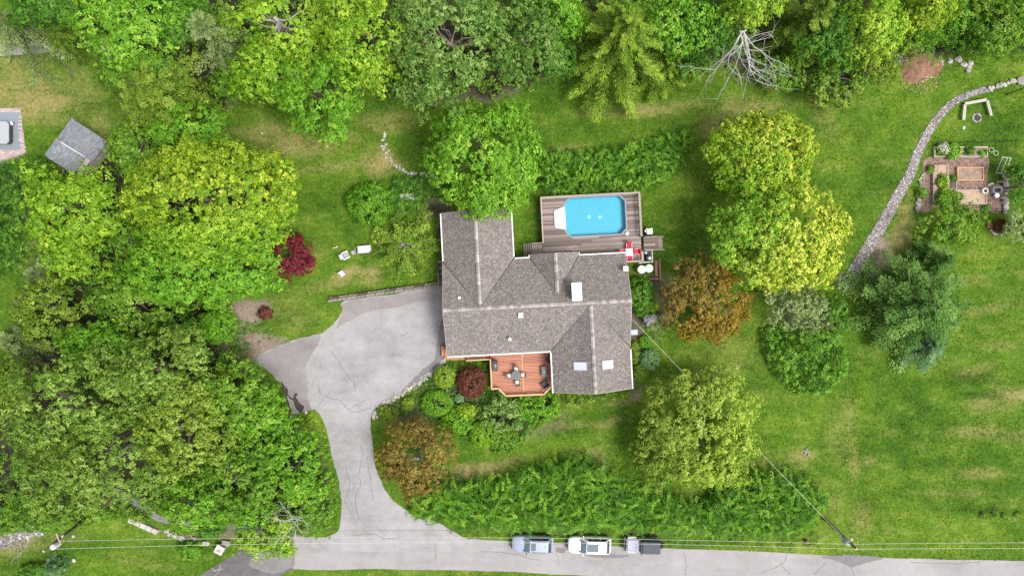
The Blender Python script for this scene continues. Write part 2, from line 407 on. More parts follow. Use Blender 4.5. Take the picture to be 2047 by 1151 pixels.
def mass(name, label, cat, poly, h, mat, dens=60, clump=.3, nl=14, lsize=.2, seed=1, edge=1.2, kind=None, lump=.45, lscale=1.6, style='clump', stem=1.3, parent=None, group=None, part='foliage', laspect=.6, thin=None):
    """a hedge or bed of foliage that fills a ground outline (pixels)"""
    rng = np.random.default_rng(seed); pl = wpoly(poly, h * .5); A = np.array(pl)
    lo, hi = A.min(0), A.max(0); cen = (lo + hi) / 2
    area = abs(sum(pl[i][0] * pl[(i + 1) % len(pl)][1] - pl[(i + 1) % len(pl)][0] * pl[i][1] for i in range(len(pl)))) / 2
    n = int(area * dens / nl)
    Q = rng.uniform(lo, hi, size=(int(n * (hi - lo).prod() / area * 1.1) + 10, 2)); Q = Q[in_poly(Q, pl)]
    if thin is not None: Q = Q[fbm(Q[:, 0] / thin[0], Q[:, 1] / thin[0], seed) > thin[1]]
    d = edge_dist(Q, pl); prof = np.sqrt(np.clip(d / edge, 0.02, 1) * (2 - np.clip(d / edge, 0, 1)))
    z = h * prof * (1 - lump + lump * 2 * fbm(Q[:, 0] / lscale, Q[:, 1] / lscale, seed + 5)) * rng.uniform(.25, 1.12, len(Q)) ** .8
    C = np.stack([Q[:, 0] - cen[0], Q[:, 1] - cen[1], np.maximum(z, .08)], 1)
    o = parent
    if kind is None and parent is None: o = root(name, label, cat, (cen[0], cen[1], 0), group=group)
    if parent is not None: C[:, 0] += cen[0] - parent.location.x; C[:, 1] += cen[1] - parent.location.y
    D = unit(rng, len(C)); D[:, 2] = np.abs(D[:, 2]) + .3
    if style == 'clump':
        P, N, T, L, Wd, var = clumps_to_leaves(rng, C, clump * rng.uniform(.7, 1.3, len(C)), D, nl, lsize, 1.0, laspect)
    else:   # arching stems with paired leaves
        k = np.repeat(np.arange(len(C)), nl); t = np.tile(np.linspace(.05, 1, nl), len(C)); ph = rng.uniform(0, 6.28, len(C))[k]
        ln = (stem * rng.uniform(.6, 1.3, len(C)))[k]; ph = ph + .5 * t * rng.uniform(-1, 1, len(C))[k]
        side = np.where(np.arange(len(k)) % 2 == 0, 1, -1)
        dx, dy = np.cos(ph), np.sin(ph)
        P = C[k] + np.stack([dx * ln * t * .75, dy * ln * t * .75, ln * (.55 * t - .55 * t * t)], 1); P[:, 2] = np.maximum(P[:, 2], .05)
        T = np.stack([dx * .8 - dy * side * .8, dy * .8 + dx * side * .8, .1 + 0 * t], 1) + rng.normal(size=(len(k), 3)) * .15
        N = UP + rng.normal(size=(len(C), 3))[k] * .3 + rng.normal(size=(len(k), 3)) * .2; L = lsize * rng.uniform(.7, 1.2, len(k)); Wd = L * laspect
        P += T * (L * .45)[:, None]; var = .8 * rng.uniform(0, 1, len(C))[k] + .2 * rng.uniform(0, 1, len(k))
    f = leaf_obj(part if (o is not None) else name, P, N, T, L, Wd, var, LM(mat), o)
    if o is None: f.location = (cen[0], cen[1], 0); tag(f, label, cat, kind=kind)
    elif parent is None:
        mb = MB(); m = min(len(C), 60)
        for i in rng.choice(len(C), m, replace=False):
            p = C[i]; mb.tube([(p[0] * .98, p[1] * .98, -.05), (p[0], p[1], max(.1, p[2] - .1))], [.03, .012], 4)
        mb.build('stems', BARK, o)['kind'] = 'stuff'
    return o or f
# ------------------------------------------------------------------ ground
WOOD_TOP = [(150,-120),(150,60),(215,110),(235,170),(300,330),(450,290),(455,210),(520,190),(560,205),(740,165),(775,180),(840,195),(1000,200),(1060,175),(1130,135),(1280,135),(1420,130),(1600,150),(1630,195),(1700,190),(1800,105),(1850,112),(2000,105),(2150,100),(2150,-120)]
WOOD_LEFT = [(215,300),(480,300),(560,400),(530,500),(470,600),(470,690),(530,770),(570,850),(640,880),(655,950),(660,1030),(600,1050),(480,1050),(340,1040),(250,1000),(150,1030),(-60,1040),(-60,800),(60,760),(30,600),(110,560),(70,480),(90,350)]
xs = np.concatenate([[-3000, -900, -300, -120, -80], np.arange(-66, 66.1, .4), [80, 120, 300, 900, 3000]])
ys = np.concatenate([[-3000, -900, -300, -100, -55], np.arange(-38, 38.1, .4), [55, 100, 300, 900, 3000]])
gx, gy = np.meshgrid(xs, ys); GP = np.stack([gx.ravel(), gy.ravel()], 1)
PX, PY = GP[:, 0] / S() + 1023.5, 575.5 - GP[:, 1] / S()
def blob(cx, cy, rx, ry, a=1.0, ang=0.0, soft=.5):
    c, s = math.cos(math.radians(ang)), math.sin(math.radians(ang)); dx, dy = PX - cx, PY - cy
    q = np.sqrt(((dx * c + dy * s) / rx) ** 2 + ((-dx * s + dy * c) / ry) ** 2)
    q = q + (fbm(PX / 22, PY / 22, int(cx) % 97) - .5) * .9
    return a * np.clip((1 + soft - q) / (2 * soft), 0, 1)
def polymask(poly, feather):
    P = np.stack([PX, PY], 1); ins = in_poly(P, poly); d = edge_dist(P, poly); d = np.where(ins, d, -d) + (fbm(PX / 25, PY / 25, 3) - .5) * feather
    return np.clip(.5 + d / feather, 0, 1)
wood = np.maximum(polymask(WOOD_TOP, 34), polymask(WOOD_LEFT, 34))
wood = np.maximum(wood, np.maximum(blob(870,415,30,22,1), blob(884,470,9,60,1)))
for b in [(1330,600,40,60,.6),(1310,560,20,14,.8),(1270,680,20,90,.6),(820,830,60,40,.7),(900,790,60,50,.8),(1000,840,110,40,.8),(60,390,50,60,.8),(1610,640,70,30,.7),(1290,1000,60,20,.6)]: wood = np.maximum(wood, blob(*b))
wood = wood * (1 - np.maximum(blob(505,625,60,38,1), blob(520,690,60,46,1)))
soil = wood * .95
for b in [(500,622,42,24,.9),(522,692,46,34,.9),(490,660,40,45,.45),(1760,515,24,44,.75,20),(1790,470,16,40,.35,20),(1330,600,40,60,.45),(1310,560,20,14,.8),(870,415,30,22,1),(884,470,8,60,.95),
          (1690,560,22,18,.7),(1270,680,20,90,.75),(1270,790,12,12,.7),(1610,640,70,30,.5),(20,1075,80,16,.6,-12),(60,1080,60,10,.45,-20),(820,830,60,40,.5),(900,790,60,50,.6),(1000,840,110,40,.55),(60,390,50,60,.7),(1260,880,20,40,.25),
          (880,975,40,10,.5),(1290,1000,60,20,.4),(1475,735,7,5,.9),(1840,160,16,20,.35),(270,1030,30,10,.5,25),(370,1055,50,8,.4,12),(460,1065,40,14,.6)]: soil = np.maximum(soil, blob(*b))
dry = np.zeros(len(GP))
for b in [(600,285,90,26,.75,-4),(650,335,80,10,.45,-6),(760,325,36,26,.9),(780,245,50,22,.55),(540,270,60,30,.6),(700,545,34,10,.9,-20),(740,550,22,16,.8),(675,565,60,10,.55,-12),(600,640,40,20,.3),
          (60,195,90,45,.8,15),(30,140,60,30,.5),(150,200,60,60,.4),(200,260,30,40,.5),(1300,222,70,12,.6,-4),(1370,210,60,12,.4),(1500,215,60,22,.6),(1440,260,40,30,.55),(1200,225,60,10,.4),(1130,300,40,8,.5,-8),(1330,300,50,8,.3),
          (950,940,60,16,.85,-6),(1010,925,50,10,.5,-12),(880,950,30,14,.5),(1200,925,26,10,.7,30),(1180,905,40,10,.5),(1130,850,70,8,.4,-6),(1240,805,40,6,.5,-8),(1215,845,30,8,.5,-14),
          (1800,490,26,60,.7,15),(1810,420,18,34,.6,20),(1830,520,30,30,.3),(1990,805,50,14,.5,-4),(2030,790,40,14,.7),(1950,862,60,12,.4,-3),(2030,872,40,10,.5),(1960,945,50,10,.42,-2),(1900,985,70,6,.35),(1950,740,40,10,.4,-14),(2000,690,50,8,.4),
          (1930,560,36,9,.45,-4),(1970,620,50,8,.4,-10),(1700,850,7,60,.45,-4),(1706,920,10,40,.5,-3),(1735,920,14,10,.5),(1600,910,30,10,.6),(1560,930,60,10,.35),(1680,870,30,60,.25),(1720,1040,20,40,.4),(1590,970,70,10,.4),(1650,1000,40,30,.3),
          (60,1090,100,14,.4,-14),(260,1120,60,6,.4,14),(330,1130,40,5,.4,10),(1650,240,20,40,.35,-30),(1880,100,20,10,.3),(1870,120,60,10,.25),(1450,720,60,60,.2),(1480,700,20,30,.25),(560,620,40,30,.25),(640,500,20,20,.2)]: dry = np.maximum(dry, blob(*b))
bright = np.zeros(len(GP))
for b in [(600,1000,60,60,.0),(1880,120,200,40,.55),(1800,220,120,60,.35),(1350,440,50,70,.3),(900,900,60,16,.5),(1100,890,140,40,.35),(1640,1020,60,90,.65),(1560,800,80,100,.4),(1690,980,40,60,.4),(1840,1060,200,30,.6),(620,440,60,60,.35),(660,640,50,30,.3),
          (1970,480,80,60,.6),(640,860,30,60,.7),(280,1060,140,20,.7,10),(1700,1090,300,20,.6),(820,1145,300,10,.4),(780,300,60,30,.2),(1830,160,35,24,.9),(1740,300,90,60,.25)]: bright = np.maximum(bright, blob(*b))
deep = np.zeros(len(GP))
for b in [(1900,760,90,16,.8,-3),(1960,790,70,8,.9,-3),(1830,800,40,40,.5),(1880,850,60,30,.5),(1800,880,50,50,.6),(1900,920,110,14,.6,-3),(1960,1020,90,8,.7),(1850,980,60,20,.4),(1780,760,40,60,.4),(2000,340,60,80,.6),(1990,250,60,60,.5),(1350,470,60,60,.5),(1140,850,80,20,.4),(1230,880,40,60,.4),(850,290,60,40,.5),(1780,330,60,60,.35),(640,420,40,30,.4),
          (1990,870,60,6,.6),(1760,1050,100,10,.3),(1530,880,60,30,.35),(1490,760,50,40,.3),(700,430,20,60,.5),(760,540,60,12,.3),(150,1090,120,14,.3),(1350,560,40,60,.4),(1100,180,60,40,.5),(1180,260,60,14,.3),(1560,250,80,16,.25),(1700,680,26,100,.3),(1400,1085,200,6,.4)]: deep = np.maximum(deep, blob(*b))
nx, ny = len(xs), len(ys); ii = np.arange(nx * ny).reshape(ny, nx)
GF = np.stack([ii[:-1, :-1], ii[:-1, 1:], ii[1:, 1:], ii[1:, :-1]], -1).reshape(-1, 4)
def lawn_mat():
    m, n, l, b = nodes('lawn')
    def at(k): a = n.new('ShaderNodeAttribute'); a.attribute_name = k; return a.outputs['Fac']
    big = noise(n, l, .11, 4, .6); med = noise(n, l, .45, 6, .75); fine = noise(n, l, 2.4, 4, .8); vf = noise(n, l, 7, 3, .8); streak = noise(n, l, .5, 5, .7, stretch=(.3, 1.7, 1))
    g = ramp(n, [(.2, (.022, .058, .004)), (.4, (.054, .122, .008)), (.55, (.088, .168, .012)), (.72, (.155, .235, .024)), (.9, (.27, .32, .06))])
    t = math_n(n, l, 'ADD', math_n(n, l, 'MULTIPLY', big.outputs[0], .45), math_n(n, l, 'MULTIPLY', med.outputs[0], .75))
    t = math_n(n, l, 'ADD', t, math_n(n, l, 'MULTIPLY', fine.outputs[0], .8)); t = math_n(n, l, 'ADD', t, math_n(n, l, 'MULTIPLY', vf.outputs[0], .75)); t = math_n(n, l, 'ADD', t, math_n(n, l, 'MULTIPLY', streak.outputs[0], .22))
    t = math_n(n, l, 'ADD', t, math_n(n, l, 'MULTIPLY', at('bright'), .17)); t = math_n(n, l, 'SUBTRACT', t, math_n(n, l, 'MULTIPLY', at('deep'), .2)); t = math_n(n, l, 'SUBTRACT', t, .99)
    l.new(t, g.inputs[0])
    d0 = ramp(n, [(.3, (.15, .155, .035)), (.55, (.33, .26, .11)), (.75, (.47, .36, .20))]); l.new(math_n(n, l, 'ADD', math_n(n, l, 'MULTIPLY', fine.outputs[0], .6), math_n(n, l, 'MULTIPLY', med.outputs[0], .4)), d0.inputs[0])
    brk = math_n(n, l, 'ADD', math_n(n, l, 'MULTIPLY', streak.outputs[0], .75), math_n(n, l, 'MULTIPLY', fine.outputs[0], .6)); brk = math_n(n, l, 'ADD', brk, math_n(n, l, 'MULTIPLY', med.outputs[0], .65)); brk = math_n(n, l, 'ADD', brk, math_n(n, l, 'MULTIPLY', at('dry'), .12))
    df = math_n(n, l, 'MULTIPLY', at('dry'), math_n(n, l, 'SUBTRACT', math_n(n, l, 'MULTIPLY', brk, 3.2), 2.55, True), True)
    # sparse natural yellowing
    nat = math_n(n, l, 'MULTIPLY', math_n(n, l, 'SUBTRACT', math_n(n, l, 'ADD', math_n(n, l, 'MULTIPLY', streak.outputs[0], .7), math_n(n, l, 'MULTIPLY', med.outputs[0], .5)), .63, True), 1.7, True)
    df = math_n(n, l, 'MAXIMUM', df, nat)
    c = mixc(n, l, df, g.outputs[0], d0.outputs[0])
    s0 = ramp(n, [(.3, (.13, .098, .07)), (.5, (.255, .195, .155)), (.72, (.43, .355, .30))]); l.new(math_n(n, l, 'ADD', math_n(n, l, 'MULTIPLY', vf.outputs[0], .5), math_n(n, l, 'MULTIPLY', med.outputs[0], .5)), s0.inputs[0])
    sf = math_n(n, l, 'MULTIPLY', math_n(n, l, 'SUBTRACT', math_n(n, l, 'ADD', at('soil'), math_n(n, l, 'MULTIPLY', fine.outputs[0], .9)), .75, True), 2.2, True)
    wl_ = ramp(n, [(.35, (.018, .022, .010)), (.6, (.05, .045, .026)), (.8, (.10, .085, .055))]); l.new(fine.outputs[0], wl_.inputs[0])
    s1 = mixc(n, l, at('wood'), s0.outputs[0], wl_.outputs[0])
    c = mixc(n, l, sf, c, s1)
    l.new(c, b.inputs['Base Color']); b.inputs['Roughness'].default_value = .9; b.inputs['Specular IOR Level'].default_value = .15
    hgt = math_n(n, l, 'ADD', fine.outputs[0], math_n(n, l, 'MULTIPLY', vf.outputs[0], .6)); bump(n, l, b, hgt, .9, .12)
    return m
LAWN = lawn_mat()
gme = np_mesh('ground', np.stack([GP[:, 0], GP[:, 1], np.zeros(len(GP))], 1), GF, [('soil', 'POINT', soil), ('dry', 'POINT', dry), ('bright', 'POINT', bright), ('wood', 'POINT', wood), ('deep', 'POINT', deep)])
ground = tag(link('ground', gme, LAWN), kind='structure')

# short grass blades give the lawn its grain (one uncountable mass)
def in_any(P, polys):
    r = np.zeros(len(P), bool)
    for q in polys: r |= in_poly(P, q)
    return r
DRIVE = smooth_line([(886,574),(790,588),(690,601),(684,622),(666,648),(640,666),(600,676),(560,690),(512,718),(545,748),(566,775),(578,805),(584,826),(610,821),(630,819),(645,838),(656,872),(664,915),(676,955),(682,1000),(681,1036),(672,1064),(640,1076),(640,1100),(1000,1100),(960,1085),(925,1072),(874,1043),(822,1023),(790,1003),(770,978),(752,935),(744,885),(741,840),(747,820),(766,806),(800,792),(830,770),(862,746),(893,714)], 5, True)
ROAD = [(590,1068),(640,1074),(760,1076),(880,1076),(935,1076),(1000,1079),(1150,1086),(1320,1094),(1500,1101),(1655,1109),(1840,1116),(2047,1121),(2300,1127),(2300,1210),(1600,1172),(1330,1157),(1204,1151),(1100,1147),(1020,1142),(900,1139),(760,1136),(585,1136),(588,1100)]
ROAD = smooth_line(ROAD, 4, True)
BDRIVE = smooth_line([(592,1070),(560,1075),(520,1080),(485,1084),(470,1104),(440,1124),(400,1150),(360,1175),(330,1210),(470,1210),(545,1158),(575,1142),(590,1137),(594,1105)], 4, True)
BDRIVE2 = smooth_line([(487,1088),(478,1064),(440,1056),(330,1046),(268,1010),(230,985),(235,975),(275,1000),(335,1034),(440,1042),(520,1050),(560,1078)], 4, True)
PATHTL = smooth_line([(-60,80),(60,84),(120,78),(190,76),(222,92),(236,118),(222,122),(205,104),(180,98),(110,104),(60,108),(-60,113)], 4, True)

def asphalt(name, base, dark, light, scale=.12, rough=.85):
    m, n, l, b = nodes(name)
    big = noise(n, l, scale, 5, .6); med = noise(n, l, 1.1, 5, .7); grit = noise(n, l, 30, 2, .8); st = noise(n, l, .8, 4, .6, stretch=(.15, 1.2, 1))
    t = math_n(n, l, 'ADD', math_n(n, l, 'MULTIPLY', big.outputs[0], .55), math_n(n, l, 'MULTIPLY', med.outputs[0], .3)); t = math_n(n, l, 'ADD', t, math_n(n, l, 'MULTIPLY', st.outputs[0], .2))
    r = ramp(n, [(.34, dark), (.5, base), (.66, light)]); l.new(t, r.inputs[0])
    gr = ramp(n, [(.3, (.78, .78, .78)), (.6, (1.06, 1.06, 1.06))]); l.new(grit.outputs[0], gr.inputs[0])
    mx = n.new('ShaderNodeMix'); mx.data_type = 'RGBA'; mx.blend_type = 'MULTIPLY'; mx.inputs[0].default_value = .8
    l.new(r.outputs[0], mx.inputs[6]); l.new(gr.outputs[0], mx.inputs[7]); l.new(mx.outputs[2], b.inputs['Base Color'])
    b.inputs['Roughness'].default_value = rough; b.inputs['Specular IOR Level'].default_value = .3; bump(n, l, b, grit.outputs[0], .35, .01)
    return m
A_ROAD = asphalt('asphalt_road', (.295, .280, .279), (.215, .203, .20), (.36, .345, .345))
A_DRIVE = asphalt('asphalt_drive', (.30, .289, .289), (.20, .19, .19), (.385, .375, .376), .17)
A_OLD = asphalt('asphalt_old', (.245, .222, .218), (.18, .16, .157), (.30, .277, .27), .25)
A_DARK = asphalt('asphalt_dark', (.115, .11, .115), (.07, .067, .07), (.19, .18, .18), .14)
A_WET = asphalt('asphalt_wet', (.045, .038, .032), (.03, .027, .024), (.075, .065, .055), .4, .45)
A_PATCH = asphalt('asphalt_patch', (.19, .178, .178), (.15, .14, .14), (.235, .22, .22), .4)
A_CRACK = plain('crack_fill', (.14, .132, .13), .9, var=.3)
def slab(name, pts, z, mat, seed=1, amp=1.0, parent=None, kind='structure', skirt=True):
    p = wpoly(jitter(pts, amp, seed)); mb = MB()
    mb.prism(p, -.1, z) if skirt else mb.sheet(p, z)
    o = mb.build(name, mat, parent)
    if parent is None: tag(o, kind=kind)
    return o
road = slab('road', ROAD, .03, A_ROAD, 2)
drive = slab('driveway', DRIVE, .036, A_DRIVE, 3)
bdrive = slab('dark_driveway', BDRIVE, .026, A_DARK, 4)
slab('side_path', BDRIVE2, .02, A_PATCH, 5)
slab('garden_path', PATHTL, .03, plain('path_concrete', (.33, .30, .29), .85, var=.2, scale=1.5, bmp=.2), 6)
def patch(name, pts, z, mat, parent, amp=1.6, seed=1, sub=5): return slab(name, smooth_line(pts, sub, True), z, mat, seed, amp, parent, skirt=False)
patch('asphalt_patch', [(514,718),(562,691),(602,678),(640,668),(634,690),(620,712),(612,735),(614,765),(616,800),(622,818),(606,820),(586,824),(579,800),(566,772),(545,746)], .041, A_OLD, drive)
patch('asphalt_patch', [(688,604),(790,590),(882,577),(884,606),(850,600),(800,612),(740,622),(700,640),(672,655),(686,622)], .041, A_OLD, drive, seed=2)
patch('asphalt_patch', [(880,650),(887,640),(892,706),(862,742),(836,762),(800,785),(818,765),(846,738),(868,716)], .0412, A_PATCH, drive, seed=3)
patch('wet_stain', [(570,772),(575,792),(586,800),(590,812),(597,822),(604,823),(608,812),(600,806),(596,800),(592,792),(596,788),(590,786),(585,795),(577,789),(576,778)], .045, A_WET, drive, .7)
patch('wet_stain', [(562,762),(568,770),(572,782),(578,806),(583,822),(579,822),(570,800),(563,780)], .0452, A_WET, drive, .7)
patch('road_patch', [(1642,1112),(1660,1110),(1690,1107),(1720,1109),(1752,1112),(1765,1116),(1735,1123),(1712,1130),(1700,1133),(1690,1128),(1672,1120)], .036, A_PATCH, road, .8)
patch('road_patch', [(1165,1105),(1200,1104),(1260,1110),(1235,1114),(1190,1113)], .0365, A_PATCH, road, 1.2)
patch('road_patch', [(1112,1094),(1130,1096),(1128,1104),(1114,1103)], .0362, A_PATCH, road, 1.0)
patch('asphalt_patch', [(588,1078),(560,1082),(520,1100),(500,1130),(545,1145),(580,1134),(588,1132)], .031, A_PATCH, bdrive, 2)
def crack(pts, parent, z, w=.042, seed=0):
    r = random.Random(seed); q = smooth_line(pts, 6); q = [(p[0] + r.uniform(-1.3, 1.3), p[1] + r.uniform(-1.3, 1.3)) for p in q]
    L = [W(p[0], p[1]) for p in q]; A, B = [], []
    for i, p in enumerate(L):
        d = (L[min(i + 1, len(L) - 1)] - L[max(i - 1, 0)]).normalized(); nrm = Vector((-d.y, d.x, 0)) * w * r.uniform(.25, .75); A.append(p + nrm); B.append(p - nrm)
    n = len(L); vs = [(p.x, p.y, z) for p in A] + [(p.x, p.y, z) for p in B]
    MB().add(vs, [(i, i + 1, i + 1 + n, i + n) for i in range(n - 1)]).build('crack', A_CRACK, parent)
for i, c in enumerate([[(636,767),(639,784),(653,792),(680,801),(697,818),(711,823),(745,814)],[(707,760),(712,787)],[(650,794),(632,814)],[(660,700),(676,720),(690,745),(704,762)],[(695,818),(712,810),(728,800)],
                       [(721,889),(724,913),(717,950),(721,964),(711,998),(717,1038)],[(734,912),(740,955),(746,1000)],[(690,930),(700,965),(690,1000),(705,1030)],[(800,665),(806,672),(815,662)]]): crack(c, drive, .046, seed=i)
for i, c in enumerate([[(700,1069),(745,1067),(772,1076),(806,1072)],[(870,1086),(872,1120)]]): crack(c, drive if i == 0 else road, .046, seed=20 + i)
for i, c in enumerate([[(1575,1105),(1561,1127),(1520,1144)],[(1561,1127),(1570,1138),(1581,1147)],[(1653,1122),(1626,1147)],[(1110,1096),(1118,1130)],[(1366,1102),(1372,1130),(1368,1150)],[(960,1100),(1010,1104),(1080,1120)],[(1820,1122),(1900,1125),(1960,1122)],[(1700,1132),(1712,1160)]]): crack(c, road, .04, seed=30 + i)

# ------------------------------------------------------------------ house
TH = math.radians(3.0)
HX, HY = -7.44, -2.43
house = root('house', 'large single-storey house with grey-brown shingle roof and white gutters', 'house', (HX, HY, 0), TH)
def HL(u, v, z=0.0): return Vector((HX + u * math.cos(TH) - v * math.sin(TH), HY + u * math.sin(TH) + v * math.cos(TH), z))
def PL(px, py, z=0.0):     # pixel at height z -> house frame
    p = W(px, py, z); dx, dy = p.x - HX, p.y - HY
    return (dx * math.cos(TH) + dy * math.sin(TH), -dx * math.sin(TH) + dy * math.cos(TH))
EZ, RZ = 3.0, 5.6
K = 2.6 / 5.3
def zmain(u, v): return RZ - K * abs(v)
def znw(u, v): return 5.55 - (2.55 / 3.95) * abs(u - 3.95)
def zs(u, v): return 5.58 - (2.58 / 4.45) * abs(u - 16.05)
def zn(u, v): return 5.1 - (2.1 / 2.77) * abs(u - 12.5)
PLANES = [   # polygon, height function, down-slope direction
 ([(-.1, 0), (3.95, .02), (0, 5.3), (-.1, 5.3)], zmain, (0, 1)),
 ([(3.95, .02), (12.5, 0), (12.5, 1.02), (9.73, 5.3), (7.9, 5.3)], zmain, (0, 1)),
 ([(12.5, 0), (20.5, 0), (20.5, 5.3), (15.27, 5.3), (12.5, 1.02)], zmain, (0, 1)),
 ([(-.1, 0), (-.1, -5.3), (11.6, -5.3), (16.05, -.03)], zmain, (0, -1)),
 ([(16.05, -.03), (20.5, -5.3), (20.5, 0)], zmain, (0, -1)),
 ([(3.95, .1), (3.95, 10.8), (0, 10.8), (0, 5.3)], znw, (-1, 0)),
 ([(3.95, .1), (7.9, 5.3), (7.9, 10.8), (3.95, 10.8)], znw, (1, 0)),
 ([(16.05, -.03), (11.6, -5.3), (11.6, -9.95), (16.05, -9.95)], zs, (-1, 0)),
 ([(16.05, -.03), (16.05, -9.95), (20.5, -9.95), (20.5, -5.3)], zs, (1, 0)),
 ([(12.5, 1.02), (12.5, 5.6), (9.73, 5.6), (9.73, 5.3)], zn, (-1, 0)),
 ([(12.5, 1.02), (15.27, 5.3), (15.27, 5.6), (12.5, 5.6)], zn, (1, 0))]
mb = MB()
for poly, zf, d in PLANES:
    n = len(poly); top = [(u, v, zf(u, v)) for u, v in poly]; bot = [(u, v, z - .16) for u, v, z in top]
    mb.add(top + bot, [tuple(range(n)), tuple(range(2 * n - 1, n - 1, -1))] + [(i, (i + 1) % n, n + (i + 1) % n, n + i) for i in range(n)])
roof = mb.build('roof', plain('roof_deck', (.17, .145, .135), .9), house)
def clip(poly, cp):
    a = sum(cp[i][0] * cp[(i + 1) % len(cp)][1] - cp[(i + 1) % len(cp)][0] * cp[i][1] for i in range(len(cp)))
    if a < 0: cp = cp[::-1]
    out = poly
    for i in range(len(cp)):
        A, B = cp[i], cp[(i + 1) % len(cp)]; ex, ey = B[0] - A[0], B[1] - A[1]; nw = []
        for j in range(len(out)):
            P, Q = out[j], out[(j + 1) % len(out)]
            sp = ex * (P[1] - A[1]) - ey * (P[0] - A[0]); sq = ex * (Q[1] - A[1]) - ey * (Q[0] - A[0])
            if sp >= 0: nw.append(P)
            if sp * sq < 0:
                t = sp / (sp - sq); nw.append((P[0] + (Q[0] - P[0]) * t, P[1] + (Q[1] - P[1]) * t))
        out = nw
        if len(out) < 3: return None
    return out
sv, sf, svar = [], [], []
rs = random.Random(5)
for poly, zf, d in PLANES:
    us = [p[0] for p in poly]; vv = [p[1] for p in poly]
    along_u = d[0] == 0
    lo, hi = (min(vv), max(vv)) if along_u else (min(us), max(us)); a0, a1 = (min(us), max(us)) if along_u else (min(vv), max(vv))
    sg = d[1] if along_u else d[0]; e = .14; nrow = int((hi - lo) / e) + 1
    for r_ in range(nrow):
        s0, s1 = (lo + r_ * e, lo + (r_ + 1) * e) if sg > 0 else (hi - r_ * e, hi - (r_ + 1) * e)   # s0 up-slope, s1 down-slope
        x = a0 - rs.uniform(0, .3)
        while x < a1:
            w = rs.uniform(.1, .2); ov = rs.uniform(-.012, .02) * sg
            R = [(x, s0), (x + w - .012, s0), (x + w - .012, s1 + ov), (x, s1 + ov)] if along_u else [(s0, x), (s0, x + w - .012), (s1 + ov, x + w - .012), (s1 + ov, x)]
            x += w; q = clip(R, poly)
            if not q: continue
            lift = rs.uniform(.025, .04); k = len(sv)
            for u, v in q:
                s_ = ((v if along_u else u) - s0) / (s1 - s0); sv.append((u, v, zf(u, v) + .008 + lift * max(0, s_)))
            m_ = len(q)
            for u, v in q: sv.append((u, v, zf(u, v) - .004))
            c_ = rs.random(); sf.append(tuple(range(k, k + m_))); svar.append(c_)
            for i in range(m_): sf.append((k + i, k + (i + 1) % m_, k + m_ + (i + 1) % m_, k + m_ + i)); svar.append(c_)
def shingle_mat(name, stops, patchc=None, sc=.35):
    m, n, l, b = nodes(name); a = n.new('ShaderNodeAttribute'); a.attribute_name = 'var'; r = ramp(n, stops); l.new(a.outputs['Fac'], r.inputs[0])
    big = noise(n, l, sc, 4, .6); g = noise(n, l, 14, 3, .7); rr = ramp(n, [(.3, (.88, .88, .9)), (.5, (1, 1, 1)), (.7, (1.06, 1.05, 1.02))]); l.new(big.outputs[0], rr.inputs[0])
    mx = n.new('ShaderNodeMix'); mx.data_type = 'RGBA'; mx.blend_type = 'MULTIPLY'; mx.inputs[0].default_value = 1; l.new(r.outputs[0], mx.inputs[6]); l.new(rr.outputs[0], mx.inputs[7])
    r2 = ramp(n, [(.35, (.86, .86, .86)), (.6, (1.05, 1.05, 1.05))]); l.new(g.outputs[0], r2.inputs[0])
    m2 = n.new('ShaderNodeMix'); m2.data_type = 'RGBA'; m2.blend_type = 'MULTIPLY'; m2.inputs[0].default_value = .6; l.new(mx.outputs[2], m2.inputs[6]); l.new(r2.outputs[0], m2.inputs[7])
    l.new(m2.outputs[2], b.inputs['Base Color']); b.inputs['Roughness'].default_value = .9; b.inputs['Specular IOR Level'].default_value = .2; return m
SHING = shingle_mat('shingle', [(0, (.145, .125, .117)), (.3, (.185, .162, .151)), (.65, (.215, .19, .177)), (.85, (.25, .222, .203)), (1, (.30, .268, .242))])
sme = bpy.data.meshes.new('shingle'); sme.from_pydata(sv, [], sf); sme.update()
sme.attributes.new('var', 'FLOAT', 'FACE').data.foreach_set('value', svar)
so = link('shingle_cover', sme, SHING, roof); so['kind'] = 'stuff'
# ridge caps, one by one
capm = MB(); capm.add([(-.2, -.2, -.02), (-.2, 0, .1), (-.2, .2, -.02), (.22, -.2, .0), (.22, 0, .125), (.22, .2, .0), (-.2, -.2, -.06), (-.2, .2, -.06), (.22, -.2, -.04), (.22, .2, -.04)],
                      [(0, 3, 4, 1), (1, 4, 5, 2), (3, 8, 9, 5, 4), (6, 0, 1, 2, 7), (0, 6, 8, 3), (2, 5, 9, 7)])
cap_me = capm.mesh('ridge_cap'); cap_me.materials.append(plain('ridge_cap', (.34, .30, .28), .9, var=.12, scale=3, rand=.32))
def caps(u0, v0, u1, v1, z, tilt):
    L = math.hypot(u1 - u0, v1 - v0); n = int(L / .4); a = math.atan2(v1 - v0, u1 - u0)
    for i in range(n):
        t = (i + .5) / n; o = link('ridge_cap', cap_me, None, roof)
        o.location = (u0 + (u1 - u0) * t, v0 + (v1 - v0) * t, z - .02); o.rotation_euler = (0, 0, a); o.scale = (1, 1, tilt)
caps(-.1, 0, 20.5, 0, RZ + .01, 1.0); caps(3.95, .45, 3.95, 10.8, 5.56, 1.25); caps(16.05, -.35, 16.05, -9.95, 5.59, 1.15); caps(12.5, 1.3, 12.5, 5.6, 5.11, 1.45)
